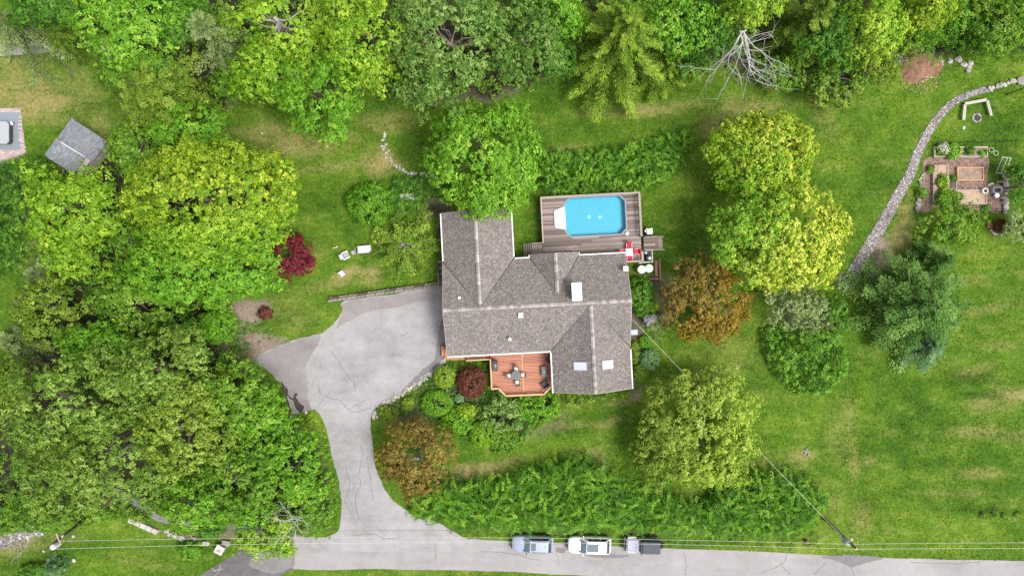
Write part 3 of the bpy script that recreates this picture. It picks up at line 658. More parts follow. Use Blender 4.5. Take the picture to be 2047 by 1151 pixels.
# dark tubes stand in for the crease shade where roof slopes meet
VAL = plain('valley_shade', (.075, .065, .062), .7)
for (a, b) in [((3.95, .3), (0, 5.3)), ((3.95, .3), (7.9, 5.3)), ((16.05, -.25), (11.6, -5.3)), ((16.05, -.25), (20.5, -5.3)), ((12.5, 1.2), (9.73, 5.3)), ((12.5, 1.2), (15.27, 5.3))]:
    MB().tube([(a[0], a[1], zmain(*a) + .02), (b[0], b[1], zmain(*b) + .02)], .075, 5).build('valley', VAL, roof)
# walls: gabled prisms under the roof
def gprism(mb, axis, a0, a1, c, hw, ztop, k):
    P = [(-hw, -.1), (hw, -.1), (hw, ztop - k * hw), (0, ztop), (-hw, ztop - k * hw)]
    vs = [((a, c + p[0], p[1]) if axis == 'u' else (c + p[0], a, p[1])) for a in (a0, a1) for p in P]
    mb.add(vs, [(0, 1, 2, 3, 4), (9, 8, 7, 6, 5)] + [(i, (i + 1) % 5, 5 + (i + 1) % 5, 5 + i) for i in range(5)])
SIDING = plain('siding', (.42, .385, .34), .7, var=.08, scale=2, stretch=(1, 1, 12))
mb = MB(); gprism(mb, 'u', .35, 20.05, 0, 4.85, RZ - .2, K); gprism(mb, 'v', 1.5, 10.4, 3.95, 3.5, 5.33, 2.55 / 3.95); gprism(mb, 'v', -9.5, -1.5, 16.05, 4.0, 5.36, 2.58 / 4.45); gprism(mb, 'v', 1.5, 5.2, 12.5, 2.4, 4.86, 2.1 / 2.77)
mb.build('wall', SIDING, house)
WHITE = plain('white_trim', (.78, .77, .75), .5, var=.04)
def gut(u0, v0, u1, v1, z=EZ - .03, w=.13):
    m = MB(); cx, cyy = (u0 + u1) / 2, (v0 + v1) / 2; m.box(cx, cyy, z, abs(u1 - u0) + w, abs(v1 - v0) + w, .16); return m.build('gutter', WHITE, house)
gut(-.05, -5.36, 11.48, -5.36); gut(11.54, -5.5, 11.54, -9.95); gut(20.56, -5.6, 20.56, -9.95); gut(-.06, 5.5, -.06, 10.75); gut(7.96, 5.6, 7.96, 10.75); gut(8.1, 5.36, 9.6, 5.36); gut(15.4, 5.36, 20.45, 5.36); gut(15.33, 5.36, 15.33, 5.6, w=.1); gut(9.68, 5.4, 9.68, 5.6, w=.1)
VERGE = plain('verge_trim', (.5, .47, .44), .6, var=.06)
def verge(pts):
    for (u0, v0, z0), (u1, v1, z1) in pts:
        m = MB(); dx, dy = u1 - u0, v1 - v0
        nx_, ny_ = (.02, 0) if abs(dx) < 1e-3 else (0, .02)
        vs = [(u0 + s * nx_, v0 + s * ny_, z0 + q) for s in (-1, 1) for q in (-.2, -.01)] + [(u1 + s * nx_, v1 + s * ny_, z1 + q) for s in (-1, 1) for q in (-.2, -.01)]
        m.add(vs, [(0, 1, 3, 2), (4, 6, 7, 5), (0, 4, 5, 1), (2, 3, 7, 6), (1, 5, 7, 3), (0, 2, 6, 4)]); m.build('barge_board', VERGE, house)
verge([((-.13, 0, RZ), (-.13, 5.3, EZ)), ((-.13, 0, RZ), (-.13, -5.3, EZ)), ((20.53, 0, RZ), (20.53, 5.3, EZ)), ((20.53, 0, RZ), (20.53, -5.3, EZ)),
       ((16.05, -9.98, 5.58), (11.6, -9.98, 3.0)), ((16.05, -9.98, 5.58), (20.5, -9.98, 3.0)), ((3.95, 10.83, 5.55), (0, 10.83, 3)), ((3.95, 10.83, 5.55), (7.9, 10.83, 3)), ((12.5, 5.63, 5.1), (9.73, 5.63, 3)), ((12.5, 5.63, 5.1), (15.27, 5.63, 3))])
GLASS = plain('window_glass', (.05, .065, .08), .08, var=.1, spec=.8)
def window(u, v, z, w, h, face):
    m = MB(); g = MB(); t = .06
    for a, b, ww, hh in ((-w/2, 0, t, h + t), (w/2, 0, t, h + t), (0, -h/2, w, t), (0, h/2, w, t), (0, 0, t * .7, h)):
        if face in 'NS': m.box(u + a, v, z + b, ww, .1, hh)
        else: m.box(u, v + a, z + b, .1, ww, hh)
    f = m.build('window', WHITE, house)
    if face in 'NS': g.box(u, v, z, w - .02, .05, h - .02)
    else: g.box(u, v, z, .05, w - .02, h - .02)
    g.build('pane', GLASS, f)
for a in [(2, -4.87, 1.6, 1.4, 1.2, 'S'), (8, -4.87, 1.6, 1.8, 1.4, 'S'), (14.5, -9.52, 1.6, 1.5, 1.4, 'S'), (17.6, -9.52, 1.6, 1.5, 1.4, 'S'), (20.07, -7.5, 1.6, 1.4, 1.2, 'E'), (20.07, -1, 1.6, 1.4, 1.2, 'E'), (20.07, 3, 1.6, 1.2, 1.2, 'E'), (17.5, 4.87, 1.9, 1.6, 1.2, 'N'), (9, 4.87, 1.7, 1.2, 1.2, 'N'), (7.47, 8, 1.6, 1.4, 1.2, 'E'), (.43, 8, 1.6, 1.4, 1.2, 'W')]: window(*a)
dm = MB(); dm.box(10.2, -4.88, 1.95, .95, .08, 2.05); d_ = dm.build('door', plain('door_paint', (.12, .05, .04), .5), house); MB().tube([(10.55, -4.95, 1.9), (10.55, -4.99, 1.95), (10.55, -4.95, 2.0)], .02, 6).build('handle', plain('brass', (.5, .4, .2), .3, 1.0), d_)
for vv_ in (-2.4, 2.0):
    g_ = MB().box(.33, vv_, 1.15, .08, 2.7, 2.2).build('garage_door', WHITE, house)
    for q in range(4): MB().box(.28, vv_, .35 + q * .54, .04, 2.6, .46).build('panel', WHITE, g_)
# chimney, vents, skylights
u, v = PL(1153, 583, 6.5); mb = MB().box(u, v, 5.4, .8, 1.6, 2.2); ch = mb.build('chimney', plain('chimney_siding', (.30, .265, .245), .8, var=.15, scale=4), roof)
MB().box(0, 0, 0, 1.08, 1.95, .14).build('chimney_cap', plain('white_metal', (.86, .87, .88), .4, var=.03), house).location = (u, v, 6.56)
WM = MATS['white_metal']
def vent(px, py, z, w, h0=.5, kind='box'):
    u, v = PL(px, py, z); m = MB()
    if kind == 'box': m.box(u, v, z - h0 / 2, w * .6, w * .6, h0).box(u, v, z, w, w * 1.05, .1)
    else: m.cyl(u, v, z - h0, z, w * .4, n=10).lathe(u, v, [(w * .55, z - .06), (w * .55, z), (.02, z + .08)], 10)
    return m.build('roof_vent', WM, roof, bevel=0.0)
vent(1041, 630, 5.55, .5, .7); vent(918, 595, 5.2, .3, .5, 'pipe'); vent(1019, 678, 4.55, .34, .5, 'pipe'); vent(1073, 681, 4.2, .12, .3, 'pipe')
u, v = PL(1251, 537, 4.6); mb = MB().box(u, v, 3.9, .36, .36, 1.3).box(u, v, 4.6, .52, .52, .22); mb.build('flue_box', WM, roof)
FRM = plain('skylight_frame', (.33, .31, .35), .5, var=.08)
SKYG = plain('skylight_glass', (.60, .63, .70), .12, var=.04, spec=.8)
for px, py, w, h in ((1160.5, 731.5, 23, 15), (1214, 728.5, 22, 15)):
    u, v = PL(px, py, 4.75); z = zs(u, v); sl = math.atan(2.58 / 4.45) * (1 if u < 16.05 else -1)
    wu, wv = w * S(4.75) / math.cos(sl), h * S(4.75)
    f = MB().box(0, 0, .04, wu + .18, wv + .18, .16).build('skylight', FRM, roof); f.location = (u, v, z); f.rotation_euler = (0, -sl, 0)
    MB().box(0, 0, .125, wu, wv, .03).build('pane', SKYG, f)
# wall unit on the east side, side downpipe
u, v = PL(1268, 664, 2.2); o = MB().box(u, v, 1.75, .8, .6, .9).build('wall_unit', plain('unit_grey', (.40, .44, .52), .5, var=.05), house, bevel=.05)
MB().tube([(20.35, 2.0, 3.3), (20.75, 1.75, 3.0), (20.75, 1.75, .2)], .05, 6).build('downpipe', WHITE, house)

# ------------------------------------------------------------------ pool deck (house frame)
BOARD = plain('deck_weathered', (.235, .185, .163), .8, var=.4, scale=1.1, stretch=(.35, 1, 1), rand=.5, bmp=.3)
RAILW = plain('rail_weathered', (.37, .31, .27), .8, var=.2, scale=3, stretch=(1, 1, 1), rand=.1)
DARKW = plain('dark_wood', (.09, .068, .058), .85, var=.3, scale=4)
DZ = 1.2
pd = root('pool_deck', 'weathered grey-brown raised timber deck around the swimming pool', 'deck', (HX, HY, 0), TH)
U0, U1, V0, V1 = 11.3, 22.72, 4.25, 12.22
pu, pv = PL(1190, 432, 1.2); PHW, PHH, CUT = 3.6, 2.32, .66
def octo(hw, hh, c): return [(pu - hw + c, pv - hh), (pu + hw - c, pv - hh), (pu + hw, pv - hh + c), (pu + hw, pv + hh - c), (pu + hw - c, pv + hh), (pu - hw + c, pv + hh), (pu - hw, pv + hh - c), (pu - hw, pv - hh + c)]
cube_me = MB().box(0, 0, 0, 1, 1, 1).mesh('board'); cube_me.materials.append(BOARD)
def place_box(me, name, parent, u, v, z, sx, sy, sz, rz=0.0):
    o = link(name, me, None, parent); o.location = (u, v, z); o.scale = (sx, sy, sz); o.rotation_euler = (0, 0, rz); return o
rb = random.Random(3); bw = .19; row = 0; v = V0
while v < V1 - .02:
    vc = v + bw / 2; us_ = U0 if vc > 5.0 else 19.9
    segs = [(us_, U1)]
    if abs(vc - pv) < PHH + .06:
        dv = abs(vc - pv); half = PHW + .03 - max(0, dv - (PHH - CUT)); segs = [(us_, pu - half), (pu + half, U1)]
    for a, b in segs:
        x = a
        while x < b - .01:
            L = rb.uniform(2.2, 4.9); e = b if b - x - L < 1.2 else x + L
            place_box(cube_me, 'board', pd, (x + e) / 2, vc, DZ - .02 + rb.uniform(-.004, .004), e - x - .012, bw - .012, .04); x = e
    v += bw
# framing, skirt and rails
mb = MB(); mb.box((U0 + U1) / 2, V1 - .03, .58, U1 - U0, .05, 1.16).box(U0 + .03, 8.6, .58, .05, 7.1, 1.16).box(U1 - .03, 8.2, .58, .05, 7.9, 1.16).box((20.6 + U1) / 2, V0 + .03, .58, U1 - 20.6, .05, 1.16); mb.build('skirt', DARKW, pd)
rail_me = MB().box(0, 0, 0, 1, 1, 1).mesh('rail'); rail_me.materials.append(RAILW)
def railing(parent, u0, v0, u1, v1, z, me=rail_me, hgt=.92, wtop=.2, post_gap=1.8, bal=.16):
    L = math.hypot(u1 - u0, v1 - v0); a = math.atan2(v1 - v0, u1 - u0)
    place_box(me, 'handrail', parent, (u0 + u1) / 2, (v0 + v1) / 2, z + hgt, L + wtop * .6, wtop, .045, a)
    place_box(me, 'rail', parent, (u0 + u1) / 2, (v0 + v1) / 2, z + .12, L - .1, .05, .09, a)
    n = max(1, round(L / post_gap))
    for i in range(n + 1):
        t = i / n; place_box(me, 'post', parent, u0 + (u1 - u0) * t, v0 + (v1 - v0) * t, z + hgt / 2 - .18, .1, .1, hgt + .3, a)
    m = int(L / bal); mb = MB()
    for i in range(1, m):
        t = i / m; mb.box(u0 + (u1 - u0) * t, v0 + (v1 - v0) * t, z + hgt / 2 + .03, .035, .035, hgt - .1, a)
    o = mb.build('balusters', me.materials[0], parent); o['kind'] = 'stuff'
railing(pd, U0 + .08, V1 - .08, U1 - .08, V1 - .08, DZ); railing(pd, U1 - .08, V1 - .2, U1 - .08, 7.2, DZ); railing(pd, U1 - .08, 5.4, U1 - .08, V0 + .1, DZ); railing(pd, U0 + .08, V1 - .2, U0 + .08, 7.0, DZ, wtop=.14); railing(pd, 20.8, V0 + .08, U1 - .2, V0 + .08, DZ)
def stairs(name, label, u0, u1, v0, v1, z, dirn, n=4):
    r = root(name, label, 'stairs', HL((u0 + u1) / 2, (v0 + v1) / 2), TH); hu, hv = abs(u1 - u0) / 2, abs(v1 - v0) / 2
    land = hu * 1.1; m = MB()
    k = 8; w = 2 * hv / k
    x0 = -dirn * hu
    for i in range(k): place_box(cube_me, 'board', r, x0 + dirn * land / 2, -hv + w * (i + .5), z - .02, land, w - .012, .04)
    tr = (2 * hu - land) / n
    for i in range(n):
        zz = z - (i + 1) * z / (n + 1); place_box(cube_me, 'tread', r, x0 + dirn * (land + tr * (i + .5)), 0, zz, tr - .01, 2 * hv - .06, .05)
        place_box(rail_me, 'riser', r, x0 + dirn * (land + tr * i + .015), 0, zz - .09, .02, 2 * hv - .1, .16)
    for s in (-1, 1):
        a = (x0, s * hv, z + .85); b = (x0 + dirn * land, s * hv, z + .85); c = (x0 + dirn * 2 * hu, s * hv, .95)
        MB().tube([a, b, c], .055, 4).build('handrail', RAILW, r)
        for p in (a, b, c): MB().box(p[0], p[1], p[2] / 2, .09, .09, p[2]).build('post', RAILW, r)
    return r
a = PL(1287, 485, 1.3); b = PL(1325, 485, .4)
stairs('deck_stairs', 'weathered timber landing and steps leading down from the right side of pool deck', a[0], b[0], 5.55, 7.05, DZ, 1)
a = PL(1084, 500, 1.2); b = PL(1047, 500, .4)
stairs('deck_stairs', 'narrow dark timber steps between house roof and left side of pool deck', a[0], b[0], 5.65, 7.0, DZ, -1)
# pool
pool = root('swimming_pool', 'octagonal turquoise swimming pool with grey coping set into timber deck', 'pool', (HX, HY, 0), TH)
LINER = plain('pool_liner', (.072, .43, .57), .5, var=.05, scale=1.2)
o8 = octo(PHW - .12, PHH - .12, CUT); n8 = len(o8); mb = MB()
mb.add([(p[0], p[1], 1.2) for p in o8] + [(p[0], p[1], .45) for p in o8], [tuple(range(15, 7, -1))] + [(i, i + 8, (i + 1) % 8 + 8, (i + 1) % 8) for i in range(8)])
basin = link('basin', mb.mesh('basin'), LINER, pool)
oo, oi = octo(PHW + .02, PHH + .02, CUT + .02), octo(PHW - .13, PHH - .13, CUT - .04); mb = MB()
mb.add([(p[0], p[1], 1.245) for p in oo] + [(p[0], p[1], 1.245) for p in oi] + [(p[0], p[1], 1.0) for p in oo] + [(p[0], p[1], 1.0) for p in oi],
       [f for i in range(8) for j in [(i + 1) % 8] for f in ((i, j, 8 + j, 8 + i), (8 + i, 8 + j, 24 + j, 24 + i), (j, i, 16 + i, 16 + j))])
mb.build('coping', plain('coping_grey', (.24, .25, .29), .5, var=.1), pool)
wm_, n_, l_, b_ = nodes('pool_water'); n_.remove(b_)
tr_ = n_.new('ShaderNodeBsdfTransparent'); tr_.inputs[0].default_value = (.86, .97, 1, 1); g_ = n_.new('ShaderNodeBsdfGlossy'); g_.inputs['Roughness'].default_value = .04
fr = n_.new('ShaderNodeFresnel'); fr.inputs[0].default_value = 1.33; mx_ = n_.new('ShaderNodeMixShader'); l_.new(fr.outputs[0], mx_.inputs[0]); l_.new(tr_.outputs[0], mx_.inputs[1]); l_.new(g_.outputs[0], mx_.inputs[2]); l_.new(mx_.outputs[0], n_['Material Output'].inputs[0])
wz = noise(n_, l_, 1.5, 3, .5); bp = n_.new('ShaderNodeBump'); bp.inputs['Strength'].default_value = .25; bp.inputs['Distance'].default_value = .05; l_.new(wz.outputs[0], bp.inputs['Height']); l_.new(bp.outputs[0], g_.inputs['Normal']); l_.new(bp.outputs[0], fr.inputs['Normal'])
MB().sheet(octo(PHW - .14, PHH - .14, CUT - .02), 1.16).build('water', wm_, pool)
for px in (1177.5, 1199.5):
    u, v = PL(px, 434, .5); MB().ring(u, v, .455, .475, .11, .2, 16).cyl(u, v, .455, .47, .06, n=10).build('drain', plain('drain_pale', (.55, .8, .85), .4, var=.05), pool)
u, v = PL(1254, 467, 1.25); MB().box(u, v, 1.26, .36, .36, .03, .7).build('skimmer_lid', WHITE, pool)
# white step unit beside the water
st = root('pool_step', 'white moulded pool entry step at the left end of the water', 'step', (HX, HY, 0), TH)
q = [PL(*p, 1.35) for p in ((1107, 421), (1129, 412), (1132, 459), (1109, 455))]
MB().prism(q, 1.205, 1.36).build('step_platform', plain('white_plastic', (.62, .63, .64), .4, var=.05), st, bevel=.03)
for i in range(5):
    t = (i + .5) / 5; p = [(q[0][0] + (q[3][0] - q[0][0]) * t, q[0][1] + (q[3][1] - q[0][1]) * t), (q[1][0] + (q[2][0] - q[1][0]) * t, q[1][1] + (q[2][1] - q[1][1]) * t)]
    MB().box((p[0][0] + p[1][0]) / 2, (p[0][1] + p[1][1]) / 2, 1.37, 1.0, .05, .03).build('tread_rib', WHITE, st)
# ------------------------------------------------------------------ front deck (house frame)
CED = plain('deck_cedar', (.47, .195, .115), .65, var=.2, scale=1.6, stretch=(.6, 8, 1), rand=.16, bmp=.2)
CEDR = plain('cedar_rail', (.60, .36, .20), .65, var=.12, scale=3, rand=.06)
fd = root('front_deck', 'red-brown cedar deck with pale railing in the corner of the house', 'deck', (HX, HY, 0), TH)
FZ = 1.0
ced_me = MB().box(0, 0, 0, 1, 1, 1).mesh('board'); ced_me.materials.append(CED)
cedr_me = MB().box(0, 0, 0, 1, 1, 1).mesh('rail'); cedr_me.materials.append(CEDR)
fpoly = [(4.62, -4.9), (4.6, -9.4), (5.4, -9.36), (6.25, -10.26), (10.6, -10.3), (11.55, -9.42), (11.95, -9.4), (11.95, -4.9)]
def span(poly, v):
    X = []
    for i in range(len(poly)):
        (x0, y0), (x1, y1) = poly[i], poly[(i + 1) % len(poly)]
        if (y0 > v) != (y1 > v): X.append(x0 + (x1 - x0) * (v - y0) / (y1 - y0))
    return min(X), max(X)
v = -10.22; bw = .168
while v < -4.95:
    a, b = span(fpoly, v); J = [a, 8.3, b] if rb.random() < .97 else [a, 6.5, b]
    for x, e in zip(J, J[1:]): place_box(ced_me, 'board', fd, (x + e) / 2, v, FZ - .02, e - x - .03, bw - .035, .04)
    v += bw
MB().prism([(p[0] * .998 + .015, p[1] + .02) for p in fpoly], .75, FZ - .07).build('deck_frame', DARKW, fd)
place_box(cedr_me, 'joint_strip', fd, 8.3, -7.55, FZ + .003, .09, 5.2, .012)
P_ = fpoly[:]
for i, (a, b) in enumerate([((4.66, -6.0), (4.64, -9.4)), ((4.64, -9.4), (5.4, -9.36)), ((5.4, -9.36), (6.25, -10.26)), ((6.25, -10.26), (10.6, -10.3)), ((10.6, -10.3), (11.5, -9.45))]): railing(fd, a[0], a[1], b[0], b[1], FZ, cedr_me, .9, .15, 1.8, .14)
# walkway from the drive along the front wall
for i in range(27): place_box(ced_me, 'board', fd, -.55 + i * .19, -5.35 if i > 3 else -5.15, .82, .16, 1.2 if i > 3 else 1.5, .04)
MB().box(2.0, -5.35, .4, 5.0, 1.0, .78).build('walkway_frame', DARKW, fd)
railing(fd, 1.9, -6.0, 4.6, -6.0, .83, cedr_me, .9, .12, 1.4, .14)
for i in range(3): place_box(ced_me, 'tread', fd, -.85 - i * .06, -4.9, .62 - i * .22, .3, 1.2, .05)
# ------------------------------------------------------------------ stones
def rock_mesh(seed, sub=1):
    bm = bmesh.new(); bmesh.ops.create_icosphere(bm, subdivisions=sub, radius=.5); r = random.Random(seed)
    for v in bm.verts:
        v.co *= r.uniform(.72, 1.18); v.co.z *= .7
    me = bpy.data.meshes.new('stone'); bm.to_mesh(me); bm.free(); me.materials.append(STONE); return me
STONE = plain('stone', (.31, .29, .27), .9, var=.3, scale=5, rand=.38, bmp=.4)
STONEW = plain('stone_pale', (.43, .405, .37), .85, var=.2, scale=5, rand=.2, bmp=.3)
ROCKS = [rock_mesh(i) for i in range(6)]
ROCKS2 = [m.copy() for m in ROCKS]
for m in ROCKS2: m.materials[0] = STONEW
rr_ = random.Random(9)
def stone(parent, x, y, s, z=0.0, me=None, name='stone', hz=1.0):
    o = link(name, me or rr_.choice(ROCKS), None, parent); o.location = (x, y, z + s * .2 * hz)
    o.scale = (s * rr_.uniform(.8, 1.3), s * rr_.uniform(.75, 1.15), s * rr_.uniform(.7, 1.1) * hz); o.rotation_euler = (rr_.uniform(-.3, .3), rr_.uniform(-.3, .3), rr_.uniform(0, 6.3)); return o
def stone_line(name, label, pts, n, w, s, hz=1.0, mes=None):
    P = smooth_line(pts, 12); c = W(*P[len(P) // 2]); r = root(name, label, 'stone border' if 'border' in name else 'stone wall', c)
    for i in range(n):
        t = i / max(1, n - 1) * (len(P) - 1); k = min(int(t), len(P) - 2); f = t - k
        px = P[k][0] + (P[k + 1][0] - P[k][0]) * f + rr_.gauss(0, w); py = P[k][1] + (P[k + 1][1] - P[k][1]) * f + rr_.gauss(0, w); q = W(px, py)
        stone(r, q.x - c.x, q.y - c.y, s * rr_.uniform(.6, 1.4), me=rr_.choice(mes or ROCKS), hz=hz)
    return r
stone_line('rock_border', 'curved line of small pale rocks on the lawn above the vine shrub', [(769,267),(766,290),(772,308),(786,325),(805,338),(828,348),(850,350),(872,353)], 90, 2.6, .27, mes=ROCKS2)
stone_line('rock_border', 'low wall of pale rocks between driveway and planting bed', [(747,832),(755,818),(775,803),(797,791),(822,775),(848,757),(866,744)], 170, 3.4, .27, 1.3, mes=ROCKS2 + ROCKS + ROCKS)
stone_line('rock_border', 'row of large flat stones at the upper end of the gravel strip', [(1978,177),(1990,174),(2003,171),(2015,167),(2024,163)], 8, .6, .62, mes=ROCKS2)
stone_line('rock_border', 'scattered pale rocks at wood edge right of the soil heap', [(1880,128),(1898,122),(1913,121),(1926,130),(1938,127),(1930,145)], 16, 3.0, .62, mes=ROCKS2)
stone_line('rock_border', 'uneven stones edging the left side of the vegetable garden', [(1844,345),(1838,372),(1835,400),(1834,420)], 16, 1.4, .5)
stone_line('stone_wall', 'stacked grey stones along the right side of the vegetable garden', [(2008,352),(2009,375),(2008,400),(2007,422)], 22, 1.6, .62, 1.2)
stone_line('rock_border', 'stone edging below the dark shrub at right beneath garden', [(1980,460),(1988,466),(1998,466),(2006,460)], 12, .5, .35, mes=ROCKS2)
stone_line('stone_wall', 'ragged stone wall running down to the pillar at lower left', [(332,1062),(352,1070),(375,1076),(395,1080),(415,1085)], 34, 2.5, .6, 1.2)
for k, (px, py, s, lab) in enumerate([(2039, 163, 1.5, 'big flat grey boulder at the end of the stone row, upper right'), (1925, 256, .55, 'lone pale rock on grass left of the fire ring'), (100, 1120, .75, 'grey boulder beside the blue spruce, lower left'), (113, 1128, .5, 'small tan rock between boulder and pale rock, lower left'), (149, 1119, .55, 'pale rock alone on grass, lower left'),
                                  (130, 1137, .5, 'low rock touching the right side of the blue spruce'), (147, 1071, .5, 'white rock beside the left utility pole'), (199, 1036, .55, 'pale flat rock at the wood edge near left utility pole'), (1399, 153, .35, 'small white stone on lawn below the dead tree'), (524, 267, .4, 'small white stone on lawn under left trees'), (583, 832, .5, 'white marker stone at driveway corner by the trees'), (612, 824, .4, 'white stone beside the grass tongue of driveway'), (1870, 312, .01, None)]):
    if lab is None: continue
    q = W(px, py); o = link('rock', (ROCKS2 if k != 0 else ROCKS)[k % 6], None); o.location = (q.x, q.y, s * .15); o.scale = (s, s * .85, s * .6); o.rotation_euler = (0, 0, k * 1.3); tag(o, lab, 'rock')
# ------------------------------------------------------------------ gravel strip
GR = smooth_line([(1690,575),(1712,535),(1738,490),(1768,440),(1795,390),(1818,350),(1835,305),(1852,270),(1875,235),(1905,205),(1940,188),(1978,177)], 8)
def strip(line, w0, w1):
    L, R = [], []
    for i, p in enumerate(line):
        a = line[max(i - 1, 0)]; b = line[min(i + 1, len(line) - 1)]; dx, dy = b[0] - a[0], b[1] - a[1]; q = math.hypot(dx, dy); w = (w0 + (w1 - w0) * i / (len(line) - 1)) / 2
        L.append((p[0] - dy / q * w, p[1] + dx / q * w)); R.append((p[0] + dy / q * w, p[1] - dx / q * w))
    return L + R[::-1]
GPOLY = strip(GR, 27, 12)
gp = slab('gravel_strip', GPOLY, .012, plain('gravel_bed', (.14, .125, .118), .95, var=.35, scale=3), 3, 1.0)
rng = np.random.default_rng(4); pl = wpoly(GPOLY); A = np.array(pl); Q = rng.uniform(A.min(0), A.max(0), size=(90000, 2)); Q = Q[in_poly(Q, wpoly(strip(GR, 25, 10)))][:6500]
ico = bmesh.new(); bmesh.ops.create_icosphere(ico, subdivisions=1, radius=.5); iv = np.array([v.co[:] for v in ico.verts]); itri = np.array([[v.index for v in f.verts] for f in ico.faces]); ico.free()
def pebbles(name, Q, smin, smax, mat, parent, z=.02, seed=1, kind='stuff', loc=(0, 0)):
    rng = np.random.default_rng(seed); n = len(Q); s = rng.uniform(smin, smax, (n, 1, 1)) * rng.uniform(.7, 1.3, (n, 1, 3)); V = iv[None] * s * rng.uniform(.8, 1.2, (n, len(iv), 1)); V[:, :, 2] *= .7
    a = rng.uniform(0, 6.28, n); c, sn = np.cos(a)[:, None], np.sin(a)[:, None]; X = V[:, :, 0] * c - V[:, :, 1] * sn; Y = V[:, :, 0] * sn + V[:, :, 1] * c
    V = np.stack([X + Q[:, 0:1] - loc[0], Y + Q[:, 1:2] - loc[1], V[:, :, 2] + z + (Q[:, 2:3] if Q.shape[1] > 2 else 0)], 2)
    F = (itri[None] + (np.arange(n) * len(iv))[:, None, None]).reshape(-1, 3)
    me = np_mesh(name, V.reshape(-1, 3), F, [('var', 'FACE', np.repeat(rng.uniform(0, 1, n), len(itri)))]); o = link(name, me, mat, parent)
    if kind: o['kind'] = kind
    return o
PEB = shingle_mat('pebble', [(0, (.14, .12, .115)), (.5, (.27, .24, .235)), (.85, (.42, .39, .385)), (1, (.62, .6, .59))])
pebbles('pebble_cover', Q, .10, .24, PEB, gp)
WHITEP = WHITE
o = MB().tube([(0, 0, 0), (0, 0, .25), (.2, .3, .3), (.45, .75, .12)], .14, 8).build('drain_pipe', WHITE); q = W(1687, 580); o.location = (q.x, q.y, 0); tag(o, 'short white drain pipe at the lower end of gravel strip', 'pipe')

# soil heap with brush, upper right
q = W(1838, 122); mb = MB(); m_ = 14
hp = root('soil_heap', 'heap of reddish soil and wood chips at the wood edge', 'soil heap', q)
V = [(0, 0, .8)]; 
for k, (rr, z) in enumerate(((.9, .6), (1.7, .28), (2.4, -.02))):
    for j in range(m_):
        t = j / m_ * 6.283; f = rr * (1 + .25 * math.sin(3 * t + k) + rr_.uniform(-.12, .12)); V.append((f * math.cos(t), f * .9 * math.sin(t) - .2 * k, z + rr_.uniform(-.06, .06) if z > 0 else z))
Fc = [(0, 1 + j, 1 + (j + 1) % m_) for j in range(m_)] + [(1 + k * m_ + j, 1 + (k + 1) * m_ + j, 1 + (k + 1) * m_ + (j + 1) % m_, 1 + k * m_ + (j + 1) % m_) for k in range(2) for j in range(m_)]
mb.add(V, Fc); mb.build('soil', plain('red_soil', (.21, .118, .07), .95, var=.6, scale=2.2, bmp=.8), hp, smooth=True)
Qh = rng.normal(size=(700, 2)) * np.array([.9, 1.0]) + np.array([0, -1.2]); Qh = np.concatenate([Qh, np.maximum(0, .5 - .25 * np.linalg.norm(Qh, axis=1))[:, None]], 1)
pebbles('wood_chip', Qh, .08, .24, shingle_mat('chips', [(0, (.16, .09, .06)), (.5, (.36, .24, .17)), (1, (.55, .42, .33))]), hp, .03, 3)

# ------------------------------------------------------------------ furniture
BLACK = plain('black_metal', (.02, .02, .022), .45, var=.2)
CHAR = plain('charcoal', (.055, .06, .065), .5, var=.2, scale=3)
GREYT = plain('grey_table', (.12, .13, .14), .45, var=.15, scale=3)
CUSH = plain('beige_cushion', (.56, .49, .45), .9, var=.08)
REDC = plain('red_fabric', (.55, .018, .045), .8, var=.12)
GLASST = plain('table_glass', (.50, .54, .62), .15, var=.05)
WFR = plain('white_frame', (.72, .72, .72), .4, var=.05)
def chair(name, label, px, py, z, rz, seat, frame, w=.5, group=None, cushion=None, arms=True, back=.85):
    p = W(px, py, z + .4); r = root(name, label, 'chair', (p.x, p.y, z), rz, group)     # backrest towards local +y
    MB().box(0, 0, .42, w, w, .06).build('seat', seat, r, bevel=.015)
    if cushion: MB().box(0, -.02, .48, w * .84, w * .84, .07).build('cushion', cushion, r, bevel=.025)
    mb = MB(); mb.add([(-w/2, w/2 - .05, .44), (w/2, w/2 - .05, .44), (w/2, w/2 + .1, back), (-w/2, w/2 + .1, back), (-w/2, w/2, .42), (w/2, w/2, .42), (w/2, w/2 + .15, back), (-w/2, w/2 + .15, back)], [(0, 1, 2, 3), (5, 4, 7, 6), (3, 2, 6, 7), (1, 0, 4, 5), (0, 3, 7, 4), (2, 1, 5, 6)]); mb.build('backrest', seat, r)
    for sx in (-1, 1):
        for sy in (-1, 1): MB().tube([(sx * (w/2 - .03), sy * (w/2 - .03), .4), (sx * (w/2), sy * (w/2), 0)], .018, 6).build('leg', frame, r)
        if arms: MB().tube([(sx * w/2, -w/2 + .05, .42), (sx * (w/2 + .02), -w/2 + .05, .64), (sx * (w/2 + .02), w/2, .66)], .022, 6).build('armrest', frame, r)
    return r
def HR(a): return TH + math.radians(a)
